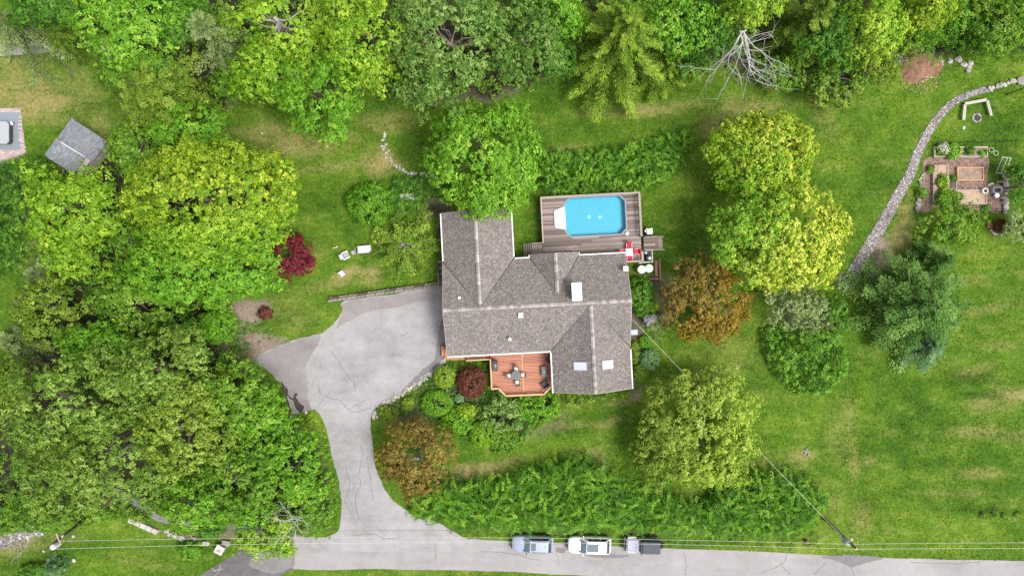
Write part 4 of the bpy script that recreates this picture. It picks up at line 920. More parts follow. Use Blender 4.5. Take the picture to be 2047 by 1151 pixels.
# red dining set by the pool
p = W(1258, 504, DZ + .74); t = root('patio_table', 'square white-framed glass table with red chairs on the pool deck', 'table', (p.x, p.y, DZ), TH)
MB().box(0, 0, .735, .84, .84, .04).build('frame', WFR, t, bevel=.01); MB().box(0, 0, .758, .76, .76, .012).build('table_top', GLASST, t); MB().cyl(0, 0, .765, .785, .03, n=10).build('umbrella_hole_cap', CHAR, t)
for sx in (-1, 1):
    for sy in (-1, 1): MB().box(sx * .36, sy * .36, .36, .05, .05, .72).build('leg', WFR, t)
for px, py, a, lab in ((1257, 491, 0, 'red patio chair above the glass table, pool deck'), (1258, 516, 180, 'red patio chair below the glass table, beside the roof edge'), (1244, 504, 90, 'red patio chair left of the glass table, half under the gutter'), (1272, 503, -90, 'red patio chair right of the glass table, next to railing')):
    chair('patio_chair', lab, px, py, DZ, HR(a), REDC, WFR, .58, 'red patio chairs on the pool deck')
# round table set on the cedar deck
p = W(1031.5, 750, FZ + .74); t = root('patio_table', 'round grey table on the cedar deck', 'table', (p.x, p.y, FZ), 0)
MB().lathe(0, 0, [(.50, .71), (.53, .73), (.52, .75)], 24).build('table_top', GREYT, t); MB().cyl(0, 0, .05, .71, .05, n=10).build('pedestal', GREYT, t); MB().lathe(0, 0, [(.3, 0), (.28, .05), (.06, .08)], 16).build('base', GREYT, t)
MB().ring(0, 0, .752, .757, .2, .24).build('rim_line', CHAR, t)
for px, py, a, lab in ((1032, 737, 0, 'beige-cushioned chair at the top of the round table'), (1034, 764, 185, 'beige-cushioned chair at the bottom of the round table'), (1018, 750.5, 90, 'beige-cushioned chair left of the round table'), (1045.5, 749, -88, 'beige-cushioned chair right of the round table')):
    chair('deck_chair', lab, px, py, FZ, HR(a), GREYT, CHAR, .52, 'chairs round the table on the cedar deck', CUSH)
p = W(1088, 743, FZ + .6); t = root('fire_table', 'long grey fire table with a pale centre cap on the cedar deck', 'table', (p.x, p.y, FZ), TH)
MB().box(0, 0, .56, .58, 1.18, .08).build('table_top', GREYT, t, bevel=.02); MB().box(0, 0, .26, .46, 1.0, .52).build('base', CHAR, t); MB().box(0, 0, .605, .24, .7, .02).build('burner_cover', plain('grey_light', (.17, .18, .19), .5), t); MB().cyl(0, 0, .61, .65, .05, n=10).build('cap', WFR, t)
def club(label, px, py, a):
    p = W(px, py, FZ + .5); r = root('lounge_chair', label, 'chair', (p.x, p.y, FZ), math.radians(a), 'dark lounge chairs on the cedar deck')
    MB().box(0, 0, .3, .66, .66, .18).build('seat', CHAR, r, bevel=.03); MB().box(0, -.03, .42, .5, .55, .1).build('cushion', plain('dark_cushion', (.075, .08, .09), .9), r, bevel=.03)
    MB().box(0, .36, .55, .74, .12, .6).build('backrest', BLACK, r, bevel=.03)
    for s in (-1, 1): MB().box(s * .35, 0, .45, .1, .66, .3).build('armrest', BLACK, r, bevel=.02)
    for sx in (-1, 1):
        for sy in (-1, 1): MB().box(sx * .32, sy * .3, .11, .06, .06, .22).build('leg', BLACK, r)
club('black lounge chair in the deck corner, half under the roof edge', 1099.5, 718, -140); club('black lounge chair by the angled railing of the cedar deck', 1089, 768, 215)
# grill
p = W(989, 731, FZ + 1.0); g = root('grill', 'covered black gas grill beside the left railing of the cedar deck', 'grill', (p.x, p.y, FZ), TH)
MB().box(0, 0, .4, .58, 1.1, .78).build('cabinet', BLACK, g, bevel=.02); MB().prism([(-.32, -.62), (.32, -.62), (.34, .62), (-.34, .62)], .78, 1.12, [(-.24, -.52), (.24, -.5), (.26, .5), (-.26, .5)]).build('hood', CHAR, g, bevel=.04); MB().box(0, .44, 1.06, .5, .3, .16).build('side_shelf', BLACK, g, bevel=.02)
MB().box(.12, .0, 1.135, .07, .22, .02).build('badge', WFR, g)
for sx in (-1, 1):
    for sy in (-1, 1): MB().tube([(sx * .22, sy * .45, .05), (sx * .28, sy * .45, .05)], .05, 10).build('wheel', BLACK, g)
# filter box, pump, tanks beside the pool deck
p = W(1298, 463, .9); f = root('pool_filter', 'white box on black base beside the pool deck railing', 'pool filter', (p.x, p.y, 0), TH)
MB().box(0, 0, .4, .8, .7, .8).build('base', BLACK, f, bevel=.04); MB().box(.05, .03, .86, .66, .66, .14).build('cabinet_top', WHITE, f, bevel=.04); MB().box(-.42, .1, .75, .12, .3, .2).build('valve', WHITE, f)
for s in (-1, 1): MB().box(s * .3, .36, .9, .1, .1, .1).build('corner_lug', WHITE, f)
p = W(1295, 512, .5); f = root('pool_pump', 'black pool pump with white fittings inside a white pipe frame', 'pump', (p.x, p.y, 0), TH)
MB().box(0, 0, .06, .95, 1.25, .12).build('base', BLACK, f); MB().tube([(-.1, -.5, .35), (-.1, .2, .35)], .22, 12).build('motor', BLACK, f, smooth=True); MB().lathe(.2, -.25, [(.2, .1), (.2, .55), (.16, .62), (.05, .65)], 14).build('strainer', WHITE, f); MB().lathe(-.2, .4, [(.13, .1), (.13, .5), (.04, .54)], 12).build('valve', WHITE, f)
for a, b in (((-.5, .68, .6), (.5, .68, .6)), ((.5, .68, .6), (.5, -.68, .6)), ((.5, -.68, .6), (-.5, -.68, .6)), ((-1.1, -.75, .5), (-.2, -.72, .5))): MB().tube([a, b], .045, 6).build('pipe', WHITE, f)
for x, y in ((-.5, .68), (.5, .68), (.5, -.68), (-.5, -.68)): MB().tube([(x, y, 0), (x, y, .6)], .04, 6).build('post', WHITE, f)
for px, py, lab in ((1283, 538.5, 'white round tank nearer the house, beside the twin tank'), (1297.5, 536.5, 'white round tank farther from the house, by the timber edging')):
    p = W(px, py, 1.2); t = root('water_tank', lab, 'tank', (p.x, p.y, 0), 0, 'twin white tanks by the pool deck')
    MB().lathe(0, 0, [(.44, 0), (.46, .08), (.46, 1.08), (.42, 1.16)], 24).build('tank_body', plain('tank_side', (.55, .55, .53), .5, var=.05), t, smooth=False); MB().lathe(0, 0, [(.47, 1.12), (.47, 1.18), (.40, 1.24), (.1, 1.27)], 24).build('lid', WM, t); MB().cyl(0, 0, 1.27, 1.31, .08, n=10).build('cap', WHITE, t)
# timber edging round the tanks
e = root('timber_edging', 'L-shaped low timber edging around the white tanks', 'edging', W(1305, 556)); c0 = e.location
EDGE = plain('edge_timber', (.27, .15, .10), .85, var=.25, scale=4, rand=.12)
def beam(parent, a, b, w, h, z=0.0, mat=EDGE, name='beam'):
    p, q = W(*a), W(*b); d = q - p; o = MB().box(0, 0, h / 2, d.length, w, h).build(name, mat, parent); m = (p + q) / 2; o.location = (m.x - (parent.location.x if parent else 0), m.y - (parent.location.y if parent else 0), z); o.rotation_euler = (0, 0, math.atan2(d.y, d.x)); return o
beam(e, (1317, 518), (1319, 560), .22, .45); beam(e, (1276, 558), (1315.5, 557), .2, .45); beam(e, (1311, 520), (1312, 553), .35, .2)
# lawn furniture
LW = plain('lawn_white', (.66, .67, .70), .5, var=.06); LG = plain('lawn_grey', (.36, .355, .36), .6, var=.12)
p = W(729, 498.5, .4); r = root('garden_cart', 'white boxy garden cart with handle on the lawn beside the leafy shrub', 'cart', (p.x, p.y, 0), math.radians(5))
MB().prism([(-.75, -.42), (.75, -.42), (.75, .42), (-.75, .42)], .3, .42).build('tray_base', LW, r); 
for b in ((0, .42, 1.6, .06), (0, -.42, 1.6, .06)): MB().box(b[0], b[1], .5, b[2], b[3], .34).build('side', LG, r)
for s in (-1, 1): MB().box(s * .77, 0, .5, .06, .8, .34).build('end', LG, r)
MB().box(0, 0, .63, 1.42, .74, .03).build('cover', LW, r); MB().box(.1, .1, .655, 1.2, .02, .02).build('seam', LG, r)
MB().tube([(-.8, -.35, .4), (-1.0, -.5, .75), (-1.05, .3, .75), (-.8, .35, .4)], .03, 6).build('handle', LG, r)
for sx in (-1, 1):
    for sy in (-1, 1): MB().tube([(sx * .55, sy * .47, .17), (sx * .55, sy * .53, .17)], .17, 14).build('wheel', BLACK, r)
p = W(690, 511, .4); r = root('lawn_chair', 'grey-white slatted lawn chair beside the footstool', 'chair', (p.x, p.y, 0), math.radians(115))
for i in range(5): MB().box(-.26 + i * .13, -.15, .34, .11, .6, .03).build('seat_slat', LG, r)
for i in range(5):
    o = MB().box(0, 0, .38, .11, .04, .78 - abs(i - 2) * .07).build('back_slat', LW, r); o.location = (-.26 + i * .13, .25, .3); o.rotation_euler = (-.45, 0, 0)
for s in (-1, 1): MB().box(s * .38, -.1, .54, .13, .75, .035).build('armrest', LW, r); MB().box(s * .36, -.38, .26, .05, .1, .52).build('leg', LW, r); MB().box(s * .34, .3, .26, .05, .1, .52).build('leg', LW, r)
p = W(706.5, 504.5, .3); r = root('footstool', 'small pale slatted footstool between lawn chair and cart', 'footstool', (p.x, p.y, 0), math.radians(28))
for i in range(4): MB().box(-.18 + i * .12, 0, .32, .105, .46, .03).build('slat', LG, r)
for sx in (-1, 1):
    for sy in (-1, 1): MB().box(sx * .18, sy * .18, .15, .05, .05, .3).build('leg', LW, r)
p = W(683, 547, .3); r = root('lawn_chair', 'white tipped-over lawn seat lying alone on the grass', 'chair', (p.x, p.y, 0), math.radians(35))
MB().box(0, 0, .12, .55, .6, .06).build('seat', LW, r, bevel=.02); MB().box(-.05, .26, .3, .55, .08, .5).build('backrest', LW, r, bevel=.02); MB().box(.1, -.05, .16, .3, .1, .04).build('strap', LG, r)
for s in (-1, 1): MB().tube([(s * .25, -.3, .1), (s * .25, .1, .35), (s * .25, .3, .35)], .03, 6).build('armrest', LG, r)
p = W(671, 495); o = MB().tube([(-.35, -.05, .08), (0, 0, .1), (.3, .12, .08)], [.07, .09, .05], 7).tube([(.05, .05, .08), (.25, .25, .1)], [.06, .03], 6).build('broken_log', plain('split_wood', (.52, .40, .27), .8)); o.location = p; tag(o, 'short broken piece of pale wood on the lawn near the cart', 'log')
p = W(671, 495)
# retaining wall of timbers along the drive
TIM = plain('timber_grey', (.215, .18, .155), .9, var=.35, scale=3, rand=.2, bmp=.4)
rw = root('retaining_wall', 'low weathered timber wall along the top edge of driveway', 'wall', W(770, 590))
for i in range(12):
    t0, t1 = i / 12, (i + 1) / 12; a = (658 + 226 * t0, 601.5 - 32 * t0); b = (658 + 226 * t1 - 1.0, 601.5 - 32 * t1)
    beam(rw, a, b, .3, .42, 0, TIM, 'timber'); beam(rw, (a[0] + 3, a[1] - 5.5), (b[0] + 3, b[1] - 5.5), .16, .5, 0, DARKW if i % 3 == 0 else TIM, 'timber')
    if i % 2 == 0: q = W(a[0] + 6, a[1] - 7); o = MB().box(0, 0, .3, .16, .16, .6).build('post', TIM, rw); o.location = (q.x - rw.location.x, q.y - rw.location.y, 0)
r = root('side_steps', 'dark timber steps tucked between the house and the lawn', 'stairs', W(881, 545))
for i in range(7): beam(r, (875, 524 + i * 6), (886, 523.5 + i * 6), .3, .55 - i * .06, 0, DARKW if i % 2 else TIM, 'tread')
beam(r, (877, 545), (878.5, 571), .14, .75, 0, TIM, 'rail'); beam(r, (876, 523), (877, 545), .1, .75, 0, DARKW, 'rail')
r = root('timber_kerb', 'dark bent timber kerb around the bare soil above the house corner', 'edging', W(866, 402)); beam(r, (843, 412), (858, 398), .14, .4, 0, DARKW, 'timber'); beam(r, (858, 398), (896, 397), .14, .4, 0, DARKW, 'timber')
p = W(814, 393.5, .8); r = root('planter_bench', 'grey weathered wooden bench in the shrubs above the house', 'bench', (p.x, p.y, 0), math.radians(-1))
for i in range(4): MB().box(0, -.25 + i * .17, .8, 1.62, .145, .05).build('slat', plain('bench_grey', (.36, .33, .31), .85, var=.3, scale=3, stretch=(1, 6, 1), rand=.15), r)
for s in (-1, 1): MB().box(s * .7, 0, .39, .1, .6, .78).build('leg', TIM, r)
# ------------------------------------------------------------------ cars (front towards -x)
def paint(name, col, rough=.28, metal=.0):
    m, n, l, b = nodes(name); b.inputs['Base Color'].default_value = c4(col); b.inputs['Roughness'].default_value = rough; b.inputs['Metallic'].default_value = metal; b.inputs['Coat Weight'].default_value = .6; b.inputs['Coat Roughness'].default_value = .08
    nz = noise(n, l, 3, 4, .6); r = ramp(n, [(.3, [c * .93 for c in col]), (.7, col)]); l.new(nz.outputs[0], r.inputs[0]); l.new(r.outputs[0], b.inputs['Base Color']); return m
TYRE = plain('tyre', (.02, .02, .02), .85); RIM = plain('rim', (.35, .36, .38), .35, .9, var=.1); CARGL = plain('car_glass', (.035, .05, .06), .06, var=.2, scale=2, spec=.9); WSH = plain('windshield_glass', (.10, .17, .20), .08, var=.35, scale=1.6, spec=.9)
HEADL = plain('headlight', (.6, .62, .65), .15, var=.05); TAILL = plain('taillight', (.35, .02, .02), .25, var=.05); TRIM = plain('car_trim', (.025, .026, .028), .5)
def wheel(parent, x, y, r=.37, w=.25):
    t = MB().tube([(x, y - w / 2, r), (x, y - w / 2 + .04, r), (x, y + w / 2 - .04, r), (x, y + w / 2, r)], [r * .92, r, r, r * .92], 20)
    o = link('wheel', t.mesh('wheel'), TYRE, parent); MB().tube([(x, y + (w / 2 if y > 0 else -w / 2) - .02, r), (x, y + (w / 2 if y > 0 else -w / 2) + .02, r)], r * .62, 12).build('rim', RIM, o)
def loft(sections, name, mat, parent, smooth=True):
    mb = MB(); n = len(sections[0])
    for s in sections: mb.v += s
    for i in range(len(sections) - 1):
        for j in range(n): mb.f.append((i * n + j, i * n + (j + 1) % n, (i + 1) * n + (j + 1) % n, (i + 1) * n + j))
    mb.f.append(tuple(range(n))[::-1]); mb.f.append(tuple((len(sections) - 1) * n + j for j in range(n)))
    return mb.build(name, mat, parent, smooth)
def bsec(x, w, z0, z1, cr=.04): return [(x, s * a, z) for s, seq in ((1, ((w * .88, z0), (w, z0 + .16), (w, z0 + (z1 - z0) * .62), (w * .955, z1 - .07), (w * .84, z1), (w * .45, z1 + cr))), ) for a, z in seq] + [(x, -a, z) for a, z in ((w * .45, z1 + cr), (w * .84, z1), (w * .955, z1 - .07), (w, z0 + (z1 - z0) * .62), (w, z0 + .16), (w * .88, z0))]
def quad_panel(name, q, mat, parent, off=.0):
    n = (Vector(q[1]) - Vector(q[0])).cross(Vector(q[3]) - Vector(q[0])).normalized() * .012
    c = sum((Vector(p) for p in q), Vector()) / 4; a = [Vector(p) for p in q]
    if n.dot(c - Vector((c.x * .6, 0, .9))) < 0: n = -n
    v = [tuple(p + n * (1 + off)) for p in a] + [tuple(p - n) for p in a]
    return MB().add(v, [(0, 1, 2, 3), (7, 6, 5, 4), (0, 4, 5, 1), (1, 5, 6, 2), (2, 6, 7, 3), (3, 7, 4, 0)]).build(name, mat, parent)
def suv(label, px, py, rz, L, Wd, H, mat, roofmat=None, sun=(.2, .9, 'small'), hoodz=1.08, rails=True, group='cars parked along the road'):
    p = W(px, py, .8); r = root('parked_car', label, 'car', (p.x, p.y, .03), math.radians(rz), group); h = L / 2; w = Wd / 2
    S_ = [(-h, .62, .42, .74), (-h + .12, .80, .34, .9), (-h + .4, .94, .27, .99), (-h + .8, 1, .25, hoodz - .03), (-h + 1.35, 1, .25, hoodz + .02), (-.2, 1, .25, 1.10), (h - 1.0, 1, .25, 1.14), (h - .35, .97, .27, 1.12), (h - .1, .92, .32, 1.05), (h, .82, .42, .85)]
    loft([bsec(x, w * a, z0, z1) for x, a, z0, z1 in S_], 'body', mat, r)
    # cabin: windscreen foot, roof front, roof rear, tail foot
    xb0, xt0, xt1, xb1 = -h + 1.42, -h + 2.1, h - .66, h - .12; wb, wt = w * .90, w * .73; zb, zt = 1.10, H - .03
    B = [(xb0, -wb, zb), (xb1, -wb, zb), (xb1, wb, zb), (xb0, wb, zb)]; T = [(xt0, -wt, zt), (xt1, -wt, zt), (xt1, wt, zt), (xt0, wt, zt)]
    MB().add(B + T, [(0, 1, 5, 4), (1, 2, 6, 5), (2, 3, 7, 6), (3, 0, 4, 7), (4, 5, 6, 7)]).build('cabin', mat, r)
    def lerp(a, b, t): return tuple(a[i] + (b[i] - a[i]) * t for i in range(3))
    def pan(name, i, j, a0, a1, b0, b1, m):   # panel on the side between base i,j
        quad_panel(name, [lerp(lerp(B[i], B[j], a0), lerp(T[i], T[j], a0), b0), lerp(lerp(B[i], B[j], a1), lerp(T[i], T[j], a1), b0), lerp(lerp(B[i], B[j], a1), lerp(T[i], T[j], a1), b1), lerp(lerp(B[i], B[j], a0), lerp(T[i], T[j], a0), b1)], m, r)
    pan('windshield', 3, 0, .05, .95, .02, .97, WSH); pan('rear_window', 1, 2, .05, .95, .12, .95, CARGL)
    for (i, j), rev in (((0, 1), False), ((2, 3), True)):
        for a0, a1 in ((.14, .38), (.40, .66), (.69, .93)):
            if rev: a0, a1 = 1 - a1, 1 - a0
            pan('side_window', i, j, a0, a1, .1, .9, CARGL)
    MB().add([(xt0 - .02, -wt * .98, zt), (xt0 - .05, -wt * .5, zt + .02), (xt0 - .05, wt * .5, zt + .02), (xt0 - .02, wt * .98, zt), (xt1 + .08, -wt * .95, zt - .01), (xt1 + .1, -wt * .5, zt + .03), (xt1 + .1, wt * .5, zt + .03), (xt1 + .08, wt * .95, zt - .01),
              (0, -wt * .97, zt + .035), (0, -wt * .5, zt + .055), (0, wt * .5, zt + .055), (0, wt * .97, zt + .035)], [(0, 8, 9, 1), (1, 9, 10, 2), (2, 10, 11, 3), (8, 4, 5, 9), (9, 5, 6, 10), (10, 6, 7, 11)]).build('roof', roofmat or mat, r, smooth=True)
    sx0, sx1, hw = sun; MB().box((sx0 + sx1) / 2, 0, zt + .062, sx1 - sx0, hw * 2, .02).build('sunroof', plain('sunroof_glass', (.11, .13, .17), .12, spec=.8), r, bevel=.006)
    MB().box(-h + 1.36, 0, 1.115, .16, w * 1.5, .03).build('wiper_cowl', TRIM, r)
    MB().tube([(-h + 1.45, -.1, 1.17), (-h + 1.52, -.65, 1.2)], .015, 4).build('wiper', TRIM, r); MB().tube([(-h + 1.45, .45, 1.17), (-h + 1.52, -.05, 1.2)], .015, 4).build('wiper', TRIM, r)
    for s in (-1, 1):
        wheel(r, -h + .95, s * (w - .13)); wheel(r, h - 1.0, s * (w - .13))
        MB().box(-h + 1.72, s * (w + .08), 1.16, .12, .22, .16).build('side_mirror', mat if 'white' in label else TRIM, r, bevel=.03)
        MB().add([(-h + .02, s * w * .55, .72), (-h + .12, s * w * .8, .74), (-h + .5, s * w * .94, .88), (-h + .28, s * w * .76, .96), (-h + .1, s * w * .55, .86)], [(0, 1, 2, 3, 4)]).build('headlight', HEADL, r)
        MB().box(h - .1, s * w * .82, .92, .1, .18, .26).build('taillight', TAILL, r, bevel=.03)
        if rails: MB().tube([(xt0 + .2, s * wt * .9, zt + .03), (xt0 + .35, s * wt * .9, zt + .08), (xt1 - .2, s * wt * .88, zt + .08), (xt1, s * wt * .88, zt + .02)], .02, 5).build('roof_rail', TRIM if 'white' not in label else mat, r)
        for k in (-.5, .5): MB().box(-.25 + k * 1.0, s * (w + .005), .85, .16, .02, .04).build('door_handle', mat, r)
    MB().box(-h - .02, 0, .45, .12, w * 1.5, .22).build('front_bumper', TRIM, r, bevel=.03); MB().box(h + .0, 0, .5, .14, w * 1.6, .26).build('rear_bumper', mat if rails else TRIM, r, bevel=.03)
    MB().box(-h + .0, 0, .68, .05, w * .9, .16).build('grille', TRIM, r); MB().box(xt1 - .25, .12, zt + .08, .14, .05, .06).build('antenna', TRIM, r)
    return r
suv('silver-blue SUV with small sunroof, leftmost of the parked cars', 1064, 1086.5, -2.2, 4.75, 1.92, 1.74, paint('paint_silver', (.36, .41, .52), .3, .3), sun=(-.15, .38, .42))
suv('white SUV with large dark sunroof parked between the two greyer cars', 1178, 1088.5, -1.6, 4.95, 1.96, 1.72, paint('paint_white', (.85, .85, .84), .3), sun=(-.35, .95, .44))
# off-roader with soft top
p = W(1285.5, 1088, .8); r = root('parked_car', 'grey boxy off-roader with dark soft top, rightmost parked car', 'car', (p.x, p.y, .03), math.radians(-1.5), 'cars parked along the road')
PG = paint('paint_grey', (.33, .34, .41), .4, .1); SOFT = plain('soft_top', (.075, .083, .098), .85, var=.12, scale=3)
loft([bsec(x, .76 * a, .5, z1, .02) for x, a, z1 in ((-1.88, .86, 1.02), (-1.84, .9, 1.1), (-.55, 1.0, 1.17), (-.5, 1.0, 1.17))], 'hood', PG, r, False)
MB().box(.62, 0, .83, 2.55, 1.56, .72).build('body_tub', PG, r, bevel=.05)
MB().add([(-.52, -.72, 1.17), (-.52, .72, 1.17), (-.36, .66, 1.78), (-.36, -.66, 1.78), (-.46, -.72, 1.15), (-.46, .72, 1.15), (-.30, .66, 1.76), (-.30, -.66, 1.76)], [(0, 1, 2, 3), (7, 6, 5, 4), (3, 2, 6, 7), (0, 3, 7, 4), (1, 5, 6, 2)]).build('windshield', CARGL, r)
MB().box(-.62, 0, 1.2, .3, 1.4, .03).build('cowl', PG, r); MB().box(-.33, 0, 1.79, .08, 1.42, .07).build('windshield_frame', TRIM, r)
MB().prism([(-.3, -.76), (1.86, -.78), (1.86, .78), (-.3, .76)], 1.18, 1.86, [(-.24, -.66), (1.8, -.68), (1.8, .68), (-.24, .66)]).build('soft_top', SOFT, r, bevel=.05)
for s in (-1, 1):
    for x0, x1 in ((-.1, .62), (.75, 1.65)): quad_panel('side_window', [(x0, s * .765, 1.25), (x1, s * .765, 1.25), (x1, s * .70, 1.74), (x0, s * .70, 1.74)], CARGL, r)
    for x in (-1.32, 1.25):
        wheel(r, x, s * .78, .40, .27); MB().prism([(x - .52, s * .68), (x + .52, s * .68), (x + .52, s * .96), (x - .46, s * .96)], .86, .93).build('fender', PG if x < 0 else TRIM, r, bevel=.02)
    MB().box(-.28, s * .92, 1.28, .1, .24, .2).build('side_mirror', TRIM, r, bevel=.02); MB().tube([(-1.9, s * .5, .9), (-1.95, s * .5, .9)], .1, 14).build('headlight', HEADL, r); MB().box(1.9, s * .68, .92, .06, .14, .24).build('taillight', TAILL, r)
    MB().box(-.95, s * .2, 1.19, .2, .07, .02).build('hood_vent', TRIM, r); MB().box(.62, s * .82, .5, 1.7, .1, .06).build('side_step', TRIM, r); MB().box(.3, s * .79, .95, .16, .03, .05).build('door_handle', TRIM, r); MB().box(-1.0, s * .72, 1.12, .08, .06, .06).build('hood_latch', TRIM, r)
MB().box(-2.08, 0, .62, .28, 1.62, .2).build('front_bumper', TRIM, r, bevel=.05); MB().box(1.98, 0, .6, .18, 1.5, .2).build('rear_bumper', TRIM, r, bevel=.04); MB().box(-1.9, 0, .82, .06, 1.0, .38).build('grille', PG, r)
w_ = MB().tube([(1.92, .12, 1.05), (1.96, .12, 1.05), (2.14, .12, 1.05), (2.18, .12, 1.05)], [.36, .4, .4, .36], 20); o = link('spare_wheel', w_.mesh('spare_wheel'), TYRE, r); MB().tube([(2.17, .12, 1.05), (2.2, .12, 1.05)], .24, 12).build('rim', RIM, o)
for y in (-.35, .25): MB().tube([(-.5, y, 1.2), (-.47, y + .4, 1.25)], .015, 4).build('wiper', TRIM, r)
# ------------------------------------------------------------------ utility poles and wires
PW = plain('pole_wood', (.10, .075, .06), .9, var=.35, scale=3, stretch=(8, 8, .6), bmp=.3)
def pole(label, base, top, h, kind):
    b, t = W(*base), W(top[0], top[1], h); r = root('utility_pole', label, 'utility pole', b, 0, 'utility poles along the road')
    d = t - b; MB().tube([(0, 0, -.2), d * .5, d], [.19, .16, .13], 10).build('pole', PW, r, smooth=True)
    MB().cyl(d.x, d.y, h, h + .05, .15, n=10).build('pole_cap', plain('pole_end', (.35, .2, .17), .9), r)
    return r, d
pr, dR = pole('utility pole with grey transformer at the right roadside', (1649, 1036), (1712, 1096), 8.6, 'R')
GREYM = plain('transformer_grey', (.33, .34, .36), .5, var=.1); CER = plain('ceramic', (.62, .58, .5), .4)
def local(r, px, py, z): p = W(px, py, z); return (p.x - r.location.x, p.y - r.location.y, z)
a = local(pr, 1695, 1085, 7.2); MB().lathe(a[0], a[1], [(.26, 6.3), (.30, 6.35), (.30, 7.2), (.22, 7.3), (.05, 7.34)], 18).build('transformer', GREYM, pr)
MB().tube([(a[0] + .2, a[1], 7.3), (a[0] + .2, a[1], 7.6)], .05, 8).build('bushing', CER, pr); MB().tube([local(pr, 1697, 1073, 6.6), local(pr, 1704, 1072, 6.6)], .07, 6).build('bracket', BLACK, pr); MB().tube([local(pr, 1700, 1076, 6.9), local(pr, 1703, 1078, 7.3)], .09, 8).build('insulator', CER, pr); MB().tube([local(pr, 1678, 1070, 5.9), local(pr, 1683, 1075, 6.0)], .05, 6).build('insulator', CER, pr)
MB().tube([local(pr, 1650, 1034, .3), local(pr, 1697, 1081, 7.2)], .035, 5).build('ground_conduit', plain('conduit', (.42, .38, .30), .7), pr)
MB().tube([local(pr, 1712, 1096, 8.6), local(pr, 1712, 1096, 8.9)], .06, 8).build('insulator', CER, pr)
plf, dL = pole('utility pole with white transformer at the left roadside', (170, 1036), (88, 1101), 8.6, 'L')
a = local(plf, 105, 1093, 7.9); MB().lathe(a[0], a[1], [(.28, 7.0), (.32, 7.05), (.32, 7.9), (.24, 8.0), (.05, 8.04)], 18).build('transformer', plain('transformer_pale', (.5, .48, .48), .5, var=.15), plf); MB().tube([local(plf, 112, 1066, 7.3), local(plf, 122, 1088, 7.3)], .06, 6).build('cross_arm', plain('arm_wood', (.45, .36, .26), .8), plf); MB().tube([local(plf, 123, 1073, 6.5), local(plf, 126, 1070, 6.6)], .09, 8).build('insulator', CER, plf); MB().tube([local(plf, 88, 1101, 8.6), local(plf, 86, 1101, 8.95)], .06, 8).build('insulator', CER, plf)
q = W(147, 1071)
WIRE = plain('wire_pale', (.58, .56, .5), .6, var=.05); WIRED = plain('wire_dark', (.10, .10, .10), .6, var=.05)
def wire(label, a, b, sag, r=.016, mat=WIRE, ext=False):
    A, B = W(*a), W(*b); n = 40; pts = [A.lerp(B, i / n) - Vector((0, 0, 4 * sag * (i / n) * (1 - i / n))) for i in range(n + 1)]
    pts = [p - A for p in pts]; o = MB().tube(pts, r, 5).build('overhead_wire', mat); o.location = A; return tag(o, label, 'wire', 'overhead wires along the road')
wire('upper pale overhead wire between the two poles, nearer the hedge', (118, 1081, 7.3), (1700, 1087, 7.6), 1.5)
wire('lower pale overhead wire between the two poles, over the cars', (100, 1097, 8.5), (1712, 1097, 8.7), 1.9)
wire('dark slack cable strung lowest between the two poles', (126, 1070, 6.4), (1683, 1074, 6.1), 1.9, .017, WIRED)
wire('upper pale wire running off right from the transformer pole', (1700, 1087, 7.6), (2500, 1088, 7.6), .5)
wire('lower pale wire running off right from the transformer pole', (1712, 1097, 8.7), (2500, 1102, 8.7), .5)
wire('pale service wire from right pole to the house eave', (1683, 1071, 6.2), (1262, 636, 3.4), .5, .018)
# ------------------------------------------------------------------ black lamp post, benches, fire ring
q = W(2013, 189); r = root('lamp_post', 'thin black post rising at the upper right edge', 'post', q); MB().tube([(0, 0, -.1), (0, 0, 3.0), (0, 0, 5.2)], [.07, .05, .04], 8).build('shaft', BLACK, r); MB().cyl(0, 0, 0, .12, .14, n=10).build('base', BLACK, r)
BN = plain('bench_pale', (.44, .40, .36), .85, var=.25, scale=4, rand=.1)
for a, b, lab in (((1926.5, 240), (1929.5, 209), 'left weathered plank bench of the three by the fire ring'), ((1929, 207.5), (1972.5, 199.5), 'long plank bench above the fire ring'), ((1974, 201), (1982, 231.5), 'right weathered plank bench of the three by the fire ring')):
    m = ((a[0] + b[0]) / 2, (a[1] + b[1]) / 2); c = W(*m, .45); pa, pb = W(*a, .45), W(*b, .45); L = (pb - pa).length; r = root('plank_bench', lab, 'bench', (c.x, c.y, 0), math.atan2(pb.y - pa.y, pb.x - pa.x), 'benches around the fire ring')
    for s in (-1, 1): MB().box(0, s * .085, .43, L, .155, .07).build('plank', BN, r); MB().box(s * (L / 2 - .25), 0, .2, .2, .26, .4).build('support', TIM, r)
q = W(1952, 236); fr_ = root('fire_ring', 'round ring of stones with dark ash inside', 'fire pit', q)
MB().lathe(0, 0, [(.36, .0), (.34, .03), (.02, .05)], 16).build('ash', plain('ash', (.05, .045, .042), .95, var=.4, scale=8), fr_)
for i in range(11): stone(fr_, .47 * math.cos(i * .571), .47 * math.sin(i * .571), .3, me=ROCKS2[i % 6] if i % 3 else ROCKS[i % 6])
